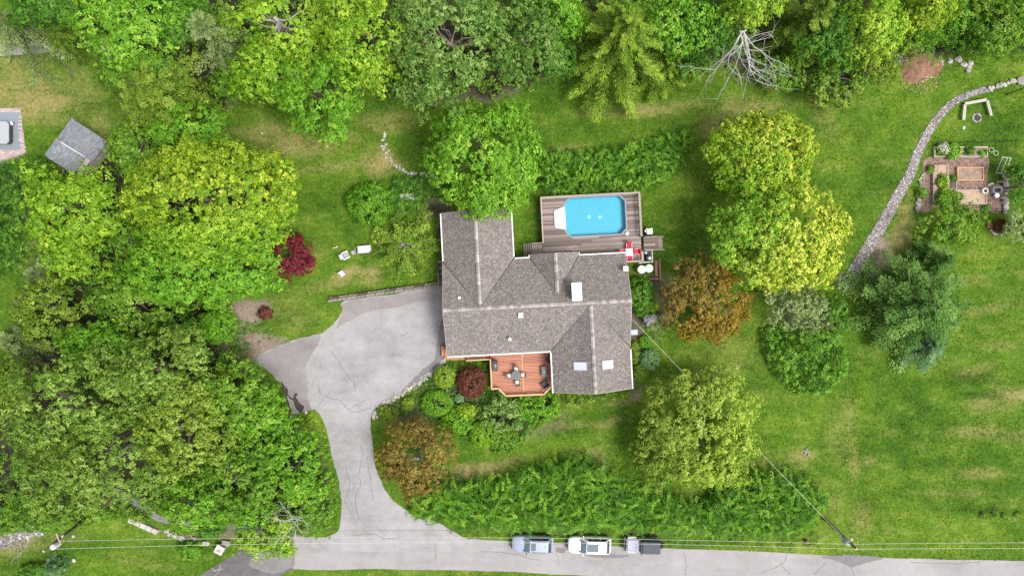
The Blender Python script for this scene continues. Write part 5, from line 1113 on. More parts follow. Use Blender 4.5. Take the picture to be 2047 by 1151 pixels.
# ------------------------------------------------------------------ vegetable garden
MUL = plain('mulch', (.25, .165, .135), .95, var=.45, scale=2.2, bmp=.6)
slab('garden_soil', smooth_line([(1848,318),(1880,314),(1930,313),(1974,314),(1976,345),(1974,370),(2003,372),(2004,420),(1975,424),(1945,422),(1920,412),(1880,410),(1852,425),(1838,420),(1842,380),(1847,345)], 3, True), .014, MUL, 8, 1.5)
rng = np.random.default_rng(9); gpl = wpoly([(1850,318),(1974,316),(1974,376),(2002,380),(2002,418),(1850,420)]); A = np.array(gpl); Qm = rng.uniform(A.min(0), A.max(0), size=(2600, 2)); Qm = Qm[in_poly(Qm, gpl)]
gs = [o for o in bpy.data.objects if o.name == 'garden_soil'][0]
pebbles('wood_chip', Qm, .06, .17, shingle_mat('mulch_chip', [(0, (.10, .06, .045)), (.5, (.26, .17, .13)), (1, (.46, .33, .27))]), gs, .02, 5)
CEDB = plain('cedar_new', (.50, .29, .13), .7, var=.15, scale=4, rand=.08); OLDB = plain('bed_board', (.40, .345, .29), .8, var=.25, scale=4, rand=.1)
BSOIL = plain('bed_soil', (.27, .19, .15), .95, var=.45, scale=2.5, bmp=.7); TAN = plain('bed_dry_soil', (.40, .29, .20), .95, var=.25, scale=2.5, bmp=.5); DSOIL = plain('bed_dark_soil', (.10, .075, .065), .95, var=.4, scale=3, bmp=.6)
def bed(label, x0, y0, x1, y1, h, mat, smat, t=.1):
    a, b = W(x0, y1, h), W(x1, y0, h); c = (a + b) / 2; r = root('raised_bed', label, 'raised bed', (c.x, c.y, 0)); w, d = b.x - a.x, b.y - a.y
    MB().box(0, d / 2 - t / 2, h / 2, w, t, h).build('board', mat, r); MB().box(0, -d / 2 + t / 2, h / 2, w, t, h).build('board', mat, r)
    for s in (-1, 1): MB().box(s * (w / 2 - t / 2), 0, h / 2, t, d - 2 * t - .004, h).build('board', mat, r)
    n = 8; mb = MB(); V = [(-w/2 + t + (w - 2*t) * i / n, -d/2 + t + (d - 2*t) * j / n, h * .72 + rr_.uniform(-.03, .03)) for j in range(n + 1) for i in range(n + 1)]
    mb.add(V, [(j * (n + 1) + i, j * (n + 1) + i + 1, (j + 1) * (n + 1) + i + 1, (j + 1) * (n + 1) + i) for j in range(n) for i in range(n)]); mb.build('soil', smat, r, smooth=True)
    return r
bed('bare new cedar raised bed in the middle of the garden', 1914, 334, 1967, 361, .35, CEDB, BSOIL, .12)
bed('pale raised bed of dry tan soil at the lower garden edge', 1897, 379, 1973, 408, .3, OLDB, TAN, .1)
bed('tall narrow raised bed overflowing with leafy plants', 1866, 330, 1896, 410, .4, OLDB, TAN, .1)
bed('small dark soil bed beside the cedar bed', 1896, 352, 1913, 378, .2, OLDB, DSOIL, .08)
bed('long raised bed with white flowers along the garden top', 1868, 293, 1975, 314, .35, OLDB, BSOIL, .12)
def leafy(label, px, py, r, h, mat, seed, cat='plant', name='garden_plant', **k): return ball_shrub(name, label, px, py, r, r, h, mat, seed, nl=k.pop('nl', 26), lsize=k.pop('lsize', .2), clump=k.pop('clump', .3), rough=.15, cat=cat, holes=.1, **k)
leafy('bushy green plant in the middle of the top garden bed', 1902, 302, 18, 1.1, 'fresh', 301); leafy('pale flowering plant at the left of the top garden bed', 1885, 296, 12, 1.1, 'white', 302, nl=10); leafy('leafy plant beneath the white flowers, top garden bed', 1884, 300, 14, .9, 'mid', 303)
leafy('small green plant at the right of the top garden bed', 1938, 300, 10, .8, 'mid', 304); leafy('bright yellow-green lettuce patch in the tall bed', 1883, 362, 12, .9, 'lime', 305); leafy('yellow leafy plant in the tall bed', 1885, 382, 11, .9, 'yellow', 306); leafy('dense green plant at the bottom of the tall bed', 1884, 396, 17, 1.2, 'fresh', 307); leafy('feathery green plant spilling over the tan bed', 1908, 394, 15, 1.1, 'mid', 308)
leafy('small plant in the dark soil bed', 1906, 355, 7, .6, 'dark', 309); leafy('low green plant on garden path left side', 1860, 338, 7, .6, 'fresh', 310); leafy('low weed among the stones left of the garden', 1842, 385, 12, .6, 'mid', 311); leafy('low weed at the bottom right of the garden', 1972, 418, 9, .5, 'mid', 312)
leafy('tiny green plant at right end of the top bed', 1964, 305, 8, .5, 'fresh', 313)
GT = {'galv': plain('galvanised', (.52, .54, .55), .45, .3, var=.1)}
p = W(1969, 382, .5); t = root('round_planter', 'white-rimmed round pot with dark soil on the tan bed', 'pot', (p.x, p.y, .2)); MB().ring(0, 0, 0, .42, .24, .33, 20).build('pot', WHITE, t); MB().cyl(0, 0, .02, .34, .25, n=16).build('soil', DSOIL, t)
p = W(1979, 451, .3); t = root('terracotta_pot', 'terracotta pot beside the dark purple shrub', 'pot', (p.x, p.y, 0)); MB().ring(0, 0, 0, .34, .18, .25, 18).build('pot', plain('terracotta', (.45, .17, .08), .8), t); MB().cyl(0, 0, .02, .27, .19, n=14).build('soil', DSOIL, t)
for px, py, lab in ((1982, 300, 'wire hoop plant ring left of its twin, beside the top bed'), (1991, 306, 'wire hoop plant ring right of its twin, beside the top bed')):
    p = W(px, py, .4); t = root('plant_hoop', lab, 'plant support', (p.x, p.y, 0)); MB().ring(0, 0, .36, .42, .24, .3, 18).build('hoop', plain('hoop_green', (.33, .42, .22), .6), t)
    for k in range(3): MB().tube([(.27 * math.cos(k * 2.1), .27 * math.sin(k * 2.1), 0), (.27 * math.cos(k * 2.1), .27 * math.sin(k * 2.1), .38)], .02, 5).build('stake', TIM, t)
p = W(2010, 330, .9); t = root('metal_trellis', 'pale metal frame leaning at the right of the garden', 'trellis', (p.x, p.y, 0), math.radians(-7))
for x in (-.48, .1, .5): MB().tube([(x, -.85, .15), (x * .98, .85, .95)], .035, 6).build('bar', GT['galv'], t)
for y, z in ((-.85, .15), (.85, .95)): MB().tube([(-.48, y, z), (.5, y, z)], .035, 6).build('bar', GT['galv'], t)
for x in (-.48, .5): MB().tube([(x, .85, .95), (x, .95, 0)], .03, 6).build('leg', GT['galv'], t)
p = W(1994, 380, .4); t = root('garden_crate', 'grey wire crate beside the stone wall of the garden', 'crate', (p.x, p.y, 0), .05)
for s in (-1, 1): MB().box(0, s * .3, .25, 1.0, .05, .5).build('side', GT['galv'], t); MB().box(s * .48, 0, .25, .05, .55, .5).build('end', WFR if s > 0 else GT['galv'], t)
for k in range(4): MB().box(-.36 + k * .2, 0, .42, .04, .56, .04).build('bar', CHAR, t)
MB().box(0, 0, .06, .92, .54, .06).build('floor', CHAR, t)
p = W(1993, 391, .5); t = root('lidded_bucket', 'white-lidded bucket below the wire crate', 'bucket', (p.x, p.y, 0)); MB().lathe(0, 0, [(.22, 0), (.26, .45)], 16).build('bucket', GT['galv'], t); MB().lathe(.04, 0, [(.28, .45), (.28, .49), (.05, .51)], 18).build('lid', WM, t)
p = W(1980, 368, .15); o = MB().tube([(-.32, -.1, .12), (.0, 0, .14), (.32, .1, .12)], [.14, .13, .15], 9).build('white_log', STONEW); o.location = (p.x, p.y, 0); tag(o, 'short white birch log on garden grass', 'log')
o = MB().box(0, 0, .2, 1.25, .16, .06).box(-.5, 0, .09, .12, .16, .17).box(.5, 0, .09, .12, .16, .17).build('low_plank', TIM); p = W(2000, 364); o.location = p; o.rotation_euler = (0, 0, .03); tag(o, 'grey plank on blocks above the wire crate', 'plank')
fe = root('garden_fence', 'thin dark wire fence with slim posts around the vegetable garden', 'fence', W(1930, 350)); c = fe.location
FP = [(1866, 290), (1910, 288), (1955, 287), (2000, 285), (2022, 283)]; 
for a in FP + [(1862, 330), (1862, 370), (1862, 405), (1960, 425), (2000, 424)]:
    q = W(*a); MB().tube([(q.x - c.x, q.y - c.y, -.1), (q.x - c.x, q.y - c.y, 1.2)], .03, 5).build('post', BLACK, fe)
for seq in (FP, [(1862, 330), (1862, 370), (1862, 405)], [(1960, 425), (2000, 424)], [(1850, 348), (1863, 345)], [(1850, 371), (1863, 369)], [(1990, 386), (2012, 385)]):
    for z in (.6, 1.15): MB().tube([tuple(W(*a) - c + Vector((0, 0, z))) for a in seq], .018, 4).build('wire', BLACK, fe)
# ------------------------------------------------------------------ shed and hot tub at the left edge
SHG = shingle_mat('shed_shingle', [(0, (.165, .178, .195)), (.4, (.20, .215, .235)), (.8, (.24, .255, .28)), (1, (.29, .305, .33))], sc=.5)
sa, sb, sc_ = W(141, 237, 3.0), W(90, 309, 3.0), W(213, 281, 2.2)
ex = (sb - sa); ex.z = 0; L = ex.length; ang = math.atan2(ex.y, ex.x); shed = root('garden_shed', 'small garden shed with grey shingle roof half under the trees', 'shed', (sa.x, sa.y, 0), ang)
yv = Vector((-math.sin(ang), math.cos(ang), 0)); D_ = (sc_ - sa).dot(yv); sg = 1 if D_ > 0 else -1; D_ = abs(D_)
mb = MB(); mb.prism([(.2, sg * .35), (L - .2, sg * .35), (L - .2, sg * (D_ - .3)), (.2, sg * (D_ - .3))], -.1, 2.0); mb.build('wall', plain('shed_wall', (.40, .37, .31), .8, var=.1), shed)
def shed_sec(x0, x1, dz, d1, name):
    prof = [(-.1, 2.72 + dz), (.75, 3.0 + dz), (d1, 2.0 + dz)]; m = MB()
    for k in range(2):
        (y0, z0), (y1, z1) = prof[k], prof[k + 1]
        vs = [(x0, sg * y0, z0), (x1, sg * y0, z0), (x1, sg * y1, z1), (x0, sg * y1, z1)]; m.add(vs + [(a, b, c - .1) for a, b, c in vs], [(0, 1, 2, 3), (7, 6, 5, 4), (0, 4, 5, 1), (1, 5, 6, 2), (2, 6, 7, 3), (3, 7, 4, 0)])
    ro = m.build('roof', plain('shed_deck', (.2, .21, .23), .9), shed); sv, sf, sw = [], [], []
    for k in range(2):
        (y0, z0), (y1, z1) = prof[k], prof[k + 1]; n = max(1, int(math.hypot(y1 - y0, z1 - z0) / .16))
        up = 1 if z1 > z0 else 0
        for i in range(n):
            ta, tb = i / n, (i + 1) / n; x = x0
            while x < x1 - .02:
                w = min(rs.uniform(.25, .5), x1 - x); a = len(sv); la, lb = (.035, .012) if up else (.012, .035)
                for X, t, l_ in ((x, ta, la), (x + w - .012, ta, la), (x + w - .012, tb, lb), (x, tb, lb)): sv.append((X, sg * (y0 + (y1 - y0) * t), z0 + (z1 - z0) * t + l_))
                for X, t, l_ in ((x, ta, -.005), (x + w - .012, ta, -.005), (x + w - .012, tb, -.005), (x, tb, -.005)): sv.append((X, sg * (y0 + (y1 - y0) * t), z0 + (z1 - z0) * t + l_))
                c_ = rs.random(); 
                for f in ((0, 1, 2, 3), (0, 4, 5, 1), (2, 6, 7, 3), (1, 5, 6, 2), (3, 7, 4, 0)): sf.append(tuple(a + q for q in f)); sw.append(c_ * .8 + (.2 if dz > 0 else 0))
                x += w
    me = bpy.data.meshes.new('shingle'); me.from_pydata(sv, [], sf); me.update(); me.attributes.new('var', 'FLOAT', 'FACE').data.foreach_set('value', sw); o = link('shingle_cover', me, SHG, ro); o['kind'] = 'stuff'
shed_sec(-.1, L * .55, 0, D_, 'a'); shed_sec(L * .55, L + .1, .14, D_ - .9, 'b')
o = MB().add([(L * .55, sg * .7, 3.06), (L * .55 + .06, sg * .7, 3.06), (L * .55 + .06, sg * (D_ - .9), 2.2), (L * .55, sg * (D_ - .9), 2.2), (L * .55, sg * .7, 3.2), (L * .55 + .06, sg * .7, 3.2), (L * .55 + .06, sg * (D_ - .9), 2.2), (L * .55, sg * (D_ - .9), 2.2)], [(4, 5, 6, 7), (0, 4, 7, 3), (1, 2, 6, 5)]).build('roof_trim', WHITE, shed)
MB().box(L * .3, sg * (D_ - .28), 1.0, .9, .06, 1.9).build('door', plain('shed_door', (.3, .28, .24), .7), shed)
# patio with pavers
PAV = plain('paver', (.46, .36, .335), .85, var=.12, scale=5, rand=.16)
pt = slab('patio', [(-60,217),(41,216),(52,306),(30,322),(10,330),(-60,345)], .02, plain('paver_joint', (.3, .26, .25), .9), 1, 0)
pm = MB().box(0, 0, 0, 1, 1, 1).mesh('paver'); pm.materials.append(PAV); cnt = 0
for r_i in range(40):
    for c_i in range(22):
        x = -62 + c_i * .44 + (.22 if r_i % 2 else 0); y = 23.5 - r_i * .22
        if cnt < 300 and in_poly(np.array([[x, y]]), wpoly([(-60,219),(39,218),(50,305),(29,320),(10,328),(-60,342)]))[0] and not in_poly(np.array([[x, y]]), wpoly([(-60,225),(37,224),(42,299),(-60,303)]))[0]:
            if x > -61: place_box(pm, 'paver', pt, x, y, .03, .425, .205, .05); cnt += 1
hp_ = slab('patio_mat', [(-60,226),(37.5,224.5),(43.5,299.5),(-60,303)], .05, plain('blue_pad', (.22, .25, .29), .7, var=.1), 1, 0)
tub = root('hot_tub', 'hot tub with pale grey cover and black sides, cut by left edge', 'hot tub', W(-10, 265))
def tubpoly(x0, x1, y0, y1, c, z): 
    A_ = [W(x0, y0 + c, z), W(x0 + c, y0, z), W(x1 - c, y0, z), W(x1, y0 + c, z), W(x1, y1 - c, z), W(x1 - c, y1, z), W(x0 + c, y1, z), W(x0, y1 - c, z)]; l0 = tub.location; return [(p.x - l0.x, p.y - l0.y) for p in A_]
MB().prism(tubpoly(-48, 27, 248, 289, 4, 0), .05, .92).build('cabinet', CHAR, tub); MB().prism(tubpoly(-54, 18, 243, 288, 5, 1.0), .92, 1.06).build('cover', plain('tub_cover', (.36, .38, .40), .6, var=.08), tub, bevel=.03)
q = W(24, 247, .9); MB().box(q.x - tub.location.x, q.y - tub.location.y, .95, .22, .4, .12, .3).build('cover_lifter', WFR, tub)
# stone pillar and slab wall at lower left
q = W(438, 1099, .9); r = root('stone_pillar', 'square stone pillar with pale cap by the dark driveway', 'pillar', (q.x, q.y, 0), math.radians(-28)); MB().box(0, 0, .4, .8, .8, .8).build('shaft', plain('pillar_stone', (.33, .30, .27), .9, var=.35, scale=4, bmp=.5), r); MB().box(0, 0, .85, 1.0, 1.0, .12).build('cap', STONEW, r, bevel=.02); MB().box(.2, .75, .18, .9, .6, .36, .3).build('footing', STONE, r); MB().box(0, -.1, .93, .4, .3, .04).build('top_stone', STONE, r)
r = root('slab_wall', 'low wall of long pale slabs on the lower-left lawn', 'wall', W(290, 1047))
for i in range(5):
    t0, t1 = i / 5, (i + 1) / 5 - .02; beam(r, (261 + 58 * t0, 1036 + 26 * t0), (261 + 58 * t1, 1036 + 26 * t1), .55, .45, 0, STONEW, 'slab')
# rock scree with dry sticks at far left, grey driftwood, brown stub
rng = np.random.default_rng(3); Qs = np.stack([rng.uniform(-20, 95, 700), np.zeros(700)], 1); Qs[:, 1] = 1078 - Qs[:, 0] * .27 + rng.normal(size=700) * 6.5
Qw = np.array([tuple(W(a, b))[:2] for a, b in Qs]); o = pebbles('rubble', Qw, .12, .5, PEB, None, .03, 8); o['label'] = 'strip of pale broken rubble at the lower left edge'; o['category'] = 'rubble'
def sticks(name, label, px, py, n, L, r0, mat, seed, h=.3, parent=None, cat='branches'):
    rd = random.Random(seed); c = W(px, py); mb = MB()
    for i in range(n):
        a = rd.uniform(0, 6.28); l = L * rd.uniform(.4, 1); x, y = rd.gauss(0, L * .3), rd.gauss(0, L * .2); p = Vector((x, y, .08)); pts = [p.copy()]
        for k in range(4): a += rd.uniform(-.5, .5); p = p + Vector((math.cos(a), math.sin(a), 0)) * l / 4; p.z = .06 + rd.uniform(0, h); pts.append(p.copy())
        mb.tube(pts, [r0, r0 * .85, r0 * .7, r0 * .5, r0 * .2], 5)
    o = mb.build(name, mat); o.location = c; return tag(o, label, cat)
sticks('brush_pile', 'pale dry branches over the rubble at lower left', 35, 1080, 26, 2.6, .035, BARKGREY, 5)
sticks('brush_pile', 'small pile of grey branches left of the soil heap', 1797, 118, 12, 1.8, .04, BARKGREY, 6)
sticks('driftwood', 'grey twist of driftwood on the lawn left of the mown line', 1613, 905, 5, 1.1, .07, BARKGREY, 7, .1, cat='driftwood')
sticks('fallen_twig', 'pale forked twig lying on the dark driveway', 432, 1143, 6, 1.0, .025, plain('twig_pale', (.6, .56, .5), .8), 8, .04, cat='twig')
p = W(1609, 1079); o = MB().cyl(0, 0, -.1, .5, .16, .13, 9).box(.05, 0, .55, .34, .26, .12, .4).build('marker_stub', plain('rust_brown', (.16, .08, .05), .8)); o.location = p; tag(o, 'small brown stub standing in roadside grass', 'stub')
p = W(1281, 746); o = MB().tube([(0, 0, .1), (.15, -.1, .14), (.3, -.22, .1)], .06, 6).build('splash_spout', WHITE); o.location = W(1277, 702); tag(o, 'short white downspout end beside the foundation shrubs', 'pipe')
# ------------------------------------------------------------------ trees and plants
T = crown_tree; F = frond_tree; B = ball_shrub
# undergrowth under the two woods
mass('undergrowth', 'low green undergrowth beneath the trees along the top', 'undergrowth', WOOD_TOP, 1.3, 'mid', dens=28, clump=.5, nl=16, lsize=.28, seed=901, kind='stuff', thin=(6, .36))
mass('undergrowth', 'low green undergrowth beneath the left wood', 'undergrowth', WOOD_LEFT, 1.4, 'mid', dens=28, clump=.5, nl=16, lsize=.28, seed=902, kind='stuff', thin=(6, .38))
# --- top edge, left to right
F('weeping_tree', 'pale grey-green weeping tree over the garden path, top left corner', 'tree', 45, 62, 108, 8, 'pale', 46, per=190, droop=.5, seed=1, ll=.38, lw=.09)
F('weeping_tree', 'small weeping tree tip overhanging the upper-left lawn edge', 'tree', 135, 82, 56, 6, 'olive', 34, per=150, droop=.5, seed=2, ll=.34)
T('broadleaf_tree', 'dark green tree behind the weeping tree, top left', 'tree', 100, 5, 90, 55, 11, 'dark', seed=3, lsize=.26)
T('broadleaf_tree', 'bright green broad tree at the top, right of the path end', 'tree', 262, 48, 112, 92, 13, 'fresh', seed=4, cover=1.9, clump=.8, shoot=1.2, tip=.15)
T('broadleaf_tree', 'shaded green tree filling the gap below the bright top-left tree', 'tree', 290, 150, 88, 66, 9, 'mid', seed=5)
F('pale_tree', 'silvery green feathery tree with bare twigs showing, upper left', 'tree', 445, 85, 92, 12, 'pale', 50, per=170, seed=6, droop=.12, ll=.36, lw=.13, bark=BARKGREY)
T('broadleaf_tree', 'yellow-green tree with bare brown branches at the top left centre', 'tree', 560, 52, 105, 78, 13, 'lime', seed=7, cover=1.9, holes=.5, limbs=22, tip=.2, bark=BARKGREY, dens=.8)
T('broadleaf_tree', 'green tree leaning over the lawn below the yellow-green tree', 'tree', 545, 150, 90, 66, 12, 'lime', seed=8, clump=.7, tip=.05)
T('broadleaf_tree', 'rounded green tree whose lower branches hang over the dry lawn', 'tree', 640, 190, 96, 92, 11, 'fresh', seed=9, cover=1.9, clump=.65, lsize=.22, holes=.15)
T('broadleaf_tree', 'bright lime tree with upright shoots left of the dark oak', 'tree', 738, 78, 92, 100, 14, 'lime', seed=10, cover=1.9, shoot=1.6, clump=.7, tip=.2)
T('oak_tree', 'large dull green oak at the top centre', 'tree', 905, 92, 138, 118, 15, 'oak', seed=11, clump=.92, cover=1.85, holes=.2, tip=.25, lsize=.22, nl=90)
T('oak_tree', 'smaller dull green oak crown hanging over the lawn below the large oak', 'tree', 850, 175, 74, 56, 12, 'oak', seed=12, clump=.92, cover=1.65, holes=.5, tip=.2)
T('oak_tree', 'dark green oak between the large oak and the feathery larch', 'tree', 1045, 85, 92, 102, 14, 'oak', seed=13, clump=.92, cover=1.65, holes=.5, tip=.1)
T('broadleaf_tree', 'mid green tree behind the dark oak at the top edge', 'tree', 1110, 30, 70, 60, 13, 'fresh', seed=14)
F('larch_tree', 'tall light green feathery larch reaching over the top lawn', 'tree', 1235, 95, 142, 15, 'larch', 110, per=250, droop=.15, seed=15, ll=.5, lw=.13, wide=.17, ecc=(1, 1.05))
F('larch_tree', 'low larch branches fanning over the lawn right of the tall larch', 'tree', 1330, 150, 66, 5, 'larch', 30, per=170, droop=.2, seed=16)
T('broadleaf_tree', 'green tree behind the larch, top centre right', 'tree', 1345, 42, 78, 66, 12, 'fresh', seed=17)
T('broadleaf_tree', 'dark green tree in the gap between larch and dead tree', 'tree', 1425, 70, 66, 74, 9, 'dark', seed=18, holes=.3)
T('broadleaf_tree', 'small leafy tree left of the dead tree at the lawn edge', 'tree', 1380, 125, 46, 36, 6, 'mid', seed=19, clump=.6)
T('broadleaf_tree', 'yellow-green tree top above the dead tree', 'tree', 1500, 12, 62, 44, 14, 'lime', seed=20, tip=.2)
F('pale_tree', 'light green feathery tree right of the dead tree', 'tree', 1598, 55, 84, 13, 'olive', 54, per=210, droop=.2, seed=21, wide=.3)
T('broadleaf_tree', 'low leafy bushes under the feathery tree right of the dead tree', 'shrub', 1560, 140, 56, 40, 4.5, 'mid', seed=22, clump=.6)
T('broadleaf_tree', 'dark gap tree behind the bright maple, top right', 'tree', 1665, 70, 60, 74, 9, 'dark', seed=23, holes=.3)
T('broadleaf_tree', 'bright yellow-green maple at the top right of the wood', 'tree', 1740, 55, 72, 72, 12, 'lime', seed=24, shoot=1.3, tip=.25)
T('broadleaf_tree', 'yellow-tipped tree at the top edge, right of the bright maple', 'tree', 1845, 28, 56, 44, 11, 'yellow', seed=25, clump=.65)
T('broadleaf_tree', 'bushy tree point jutting into lawn left of the soil heap', 'shrub', 1672, 162, 62, 56, 5, 'mid', seed=26, clump=.6, lsize=.22, tint2='olive', tint2f=(0, -1, .3))
T('broadleaf_tree', 'pale green bush between the jutting bush and soil heap', 'shrub', 1745, 130, 46, 38, 4.5, 'olive', seed=27, clump=.55)
mass('thicket', 'dense arching thicket along the top right edge', 'thicket', [(1790,-40),(1790,70),(1815,100),(1870,106),(1920,100),(1990,112),(2060,95),(2110,60),(2110,-40)], 4.0, 'fresh', dens=110, seed=28, style='stems', nl=12, stem=2.0, lsize=.3, laspect=.42, lump=.6, lscale=3.0)
T('broadleaf_tree', 'rounded green tree rising from the thicket at the top right', 'tree', 1985, 48, 74, 60, 8, 'mid', seed=29, clump=.7)
T('broadleaf_tree', 'green tree at the very top right corner', 'tree', 2050, 20, 56, 70, 9, 'fresh', seed=30)
T('broadleaf_tree', 'dark green tree in the gap at the top left behind the silvery tree', 'tree', 375, 45, 60, 60, 10, 'dark', seed=140, holes=.2)
T('broadleaf_tree', 'shaded tree between the silvery tree and the pine', 'tree', 470, 165, 50, 44, 7, 'mid', seed=141, holes=.2)
T('broadleaf_tree', 'small dark tree between the oaks and the larch, low at the edge', 'tree', 1115, 120, 44, 50, 7, 'dark', seed=142)
T('broadleaf_tree', 'dark shrub tree in the gap under the two left maples', 'tree', 215, 545, 50, 44, 4.5, 'dark', seed=143, holes=.3)
T('broadleaf_tree', 'dark low tree in the hollow above the oaks', 'tree', 345, 650, 56, 34, 4.5, 'dark', seed=144, holes=.3)
T('broadleaf_tree', 'low pale green tree filling the left edge above the oaks', 'tree', 25, 770, 60, 60, 6, 'olive', seed=145, clump=.6)
# dead tree
q = W(1478, 118, 3.5); r = root('dead_tree', 'bare white dead tree reaching out over the lawn edge', 'dead tree', (W(1490, 62, 9).x, W(1490, 62, 9).y, 0)); c = r.location; mb = MB(); rd = random.Random(12)
DEADW = plain('dead_wood', (.42, .39, .38), .85, var=.2, scale=5)
def twig(p, d, L, rad, lev):
    pts = [p.copy()]; dd = d.copy()
    for k in range(4): dd = (dd + Vector((rd.gauss(0, .18), rd.gauss(0, .18), rd.gauss(0, .12)))).normalized(); p = p + dd * L / 4; p.z = max(.15, p.z); pts.append(p.copy())
    mb.tube(pts, [rad * (1 - .18 * k) for k in range(5)], 5)
    if lev > 0:
        for k in (1, 2, 3, 4):
            for _ in range(1):
                e = (dd + Vector((rd.gauss(0, .75), rd.gauss(0, .75), rd.gauss(0, .3)))).normalized(); twig(pts[k], e, L * rd.uniform(.4, .7), rad * .5, lev - 1)
for a in (-118, -103, -90, -76, -62, -132, -48): twig(Vector((rd.gauss(0, .2), 0, 9.0)), Vector((math.cos(math.radians(a)), math.sin(math.radians(a)), -.12)), rd.uniform(3.6, 5.4), .075, 2)
mb.tube([(.2, 1.4, -.1), (.1, .8, 5), (0, 0, 9.1)], [.24, .18, .1], 8); mb.build('branches', DEADW, r)
# --- upper left cluster
F('pine_tree', 'green pine with long shoots above the big yellow-green maple', 'tree', 335, 205, 132, 12, 'olive', 78, per=290, droop=.12, seed=31, ll=.34, lw=.15, wide=.32, power=.6)
T('broadleaf_tree', 'green tree beside the shed, below the pine', 'tree', 282, 300, 70, 66, 8, 'mid', seed=32, clump=.6, lsize=.2, tip=.15)
T('broadleaf_tree', 'mid green tree between pine and the big yellow-green maple', 'tree', 390, 262, 78, 56, 9, 'fresh', seed=33, clump=.6)
T('maple_tree', 'big round yellow-green maple at the left of the lawn', 'tree', 430, 408, 168, 126, 14, 'yellow', seed=34, tip=.08, cover=2.9, rmin=.6, clump=.62, lsize=.22, nl=80, dens=1.35, rough=.06, holes=.1, tint2='lime', tint2f=(.1, -1, .32))
T('maple_tree', 'fresh green maple below the big yellow-green maple', 'tree', 398, 530, 152, 82, 11, 'fresh', seed=35, cover=2.9, rmin=.6, clump=.6, lsize=.22, nl=80, dens=1.3, rough=.07, tip=.1)
T('maple_tree', 'light green maple with pointed shoots at the left edge', 'tree', 150, 418, 104, 88, 12, 'lime', seed=36, clump=.62, shoot=1.7, tip=.15, rough=.15)
T('maple_tree', 'lime green shoots of a lower maple at left centre', 'tree', 150, 505, 66, 56, 9, 'lime', seed=37, clump=.55, shoot=1.6, tip=.1, rough=.15)
mass('shrub_bank', 'dark green rounded shrub bank at the left edge below the patio', 'shrub', [(-40,340),(20,318),(60,308),(95,320),(110,360),(70,420),(60,480),(40,530),(0,556),(-40,556)], 3.0, 'dark', dens=170, seed=38, clump=.35, nl=16, lsize=.2, lump=.5, lscale=1.5)
T('broadleaf_tree', 'small shrub tree between the two left maples', 'tree', 270, 480, 62, 60, 6, 'mid', seed=39, holes=.3)
F('pale_tree', 'pale feathery shrub with thin twigs at the left edge', 'shrub', 85, 545, 56, 4, 'pale', 34, per=150, seed=40, ll=.3, lw=.09, bark=BARKGREY)
T('broadleaf_tree', 'grey-green tree left of the middle shrubs', 'tree', 105, 620, 80, 74, 7, 'olive', seed=41, clump=.6, holes=.25)
T('broadleaf_tree', 'green speckled tree below the fresh green maple', 'tree', 265, 600, 86, 54, 7, 'mid', seed=42, clump=.55, holes=.3, tip=.2)
F('pale_tree', 'whitish feathery growth at the left edge above the oaks', 'shrub', 45, 690, 72, 5, 'pale', 40, per=170, seed=43, ll=.34, lw=.09, bark=BARKGREY)
T('broadleaf_tree', 'rounded fresh green crown above the big dark oaks', 'tree', 205, 690, 84, 46, 9, 'fresh', seed=44, clump=.65)
# --- big dark oaks lower left
T('oak_tree', 'wide dark oak crown at the upper side of the lower-left wood', 'tree', 325, 735, 118, 84, 14, 'oakw', seed=45, clump=.92, cover=1.65, holes=.5, tip=.2, nl=90, lsize=.22)
T('oak_tree', 'huge dark oak crown at the left of the lower-left wood', 'tree', 150, 812, 150, 110, 15, 'oakw', seed=46, clump=.92, cover=1.65, holes=.5, tip=.2, nl=90, lsize=.22)
T('oak_tree', 'dark oak crown in the middle of the lower-left wood', 'tree', 235, 905, 128, 96, 14, 'oakw', seed=47, clump=.92, cover=1.65, holes=.5, tip=.18, nl=90, lsize=.22)
T('oak_tree', 'dark oak crown near the lower-left lawn', 'tree', 130, 965, 120, 70, 11, 'oakw', seed=48, clump=.92, cover=1.65, holes=.5, tip=.15, nl=80)
T('broadleaf_tree', 'lighter olive crown right of the dark oaks', 'tree', 375, 845, 92, 108, 13, 'olive', seed=49, cover=1.9, clump=.6, tip=.2, dens=1.2, holes=.1)
T('broadleaf_tree', 'green crown between olive tree and driveway', 'tree', 470, 800, 84, 92, 10, 'mid', seed=50, cover=1.9, clump=.6, tip=.2)
T('broadleaf_tree', 'bright green tree at the driveway bend', 'tree', 520, 835, 66, 74, 8, 'fresh', seed=51, clump=.6, lsize=.22)
T('broadleaf_tree', 'bright green tree beside the narrow driveway', 'tree', 590, 935, 88, 82, 8, 'fresh', seed=52, cover=1.9, clump=.65, holes=.25, tip=.1)
T('broadleaf_tree', 'deep green tree at the centre of the lower wood', 'tree', 480, 950, 84, 82, 9, 'mid', seed=53, cover=1.9, clump=.65, holes=.3)
T('broadleaf_tree', 'bright leafy tree above the side path, lower left', 'tree', 400, 1005, 92, 56, 8, 'fresh', seed=54, clump=.6, shoot=1.2, tip=.15)
T('broadleaf_tree', 'green tree with grey dead twigs beside the driveway mouth', 'tree', 610, 1015, 70, 54, 6, 'mid', seed=55, clump=.55, holes=.3, limbs=14, bark=BARKGREY)
T('broadleaf_tree', 'bluish green tree left of the dead twigs', 'tree', 510, 1020, 60, 44, 6.5, 'fresh', seed=56, clump=.55)
T('broadleaf_tree', 'yellow-green tree overhanging the dark driveway', 'tree', 508, 1082, 38, 30, 5.5, 'lime', seed=57, clump=.55, tip=.25)
T('broadleaf_tree', 'yellow-green tree beside the pale road start', 'tree', 563, 1077, 42, 32, 5.5, 'lime', seed=58, clump=.55, tip=.15)
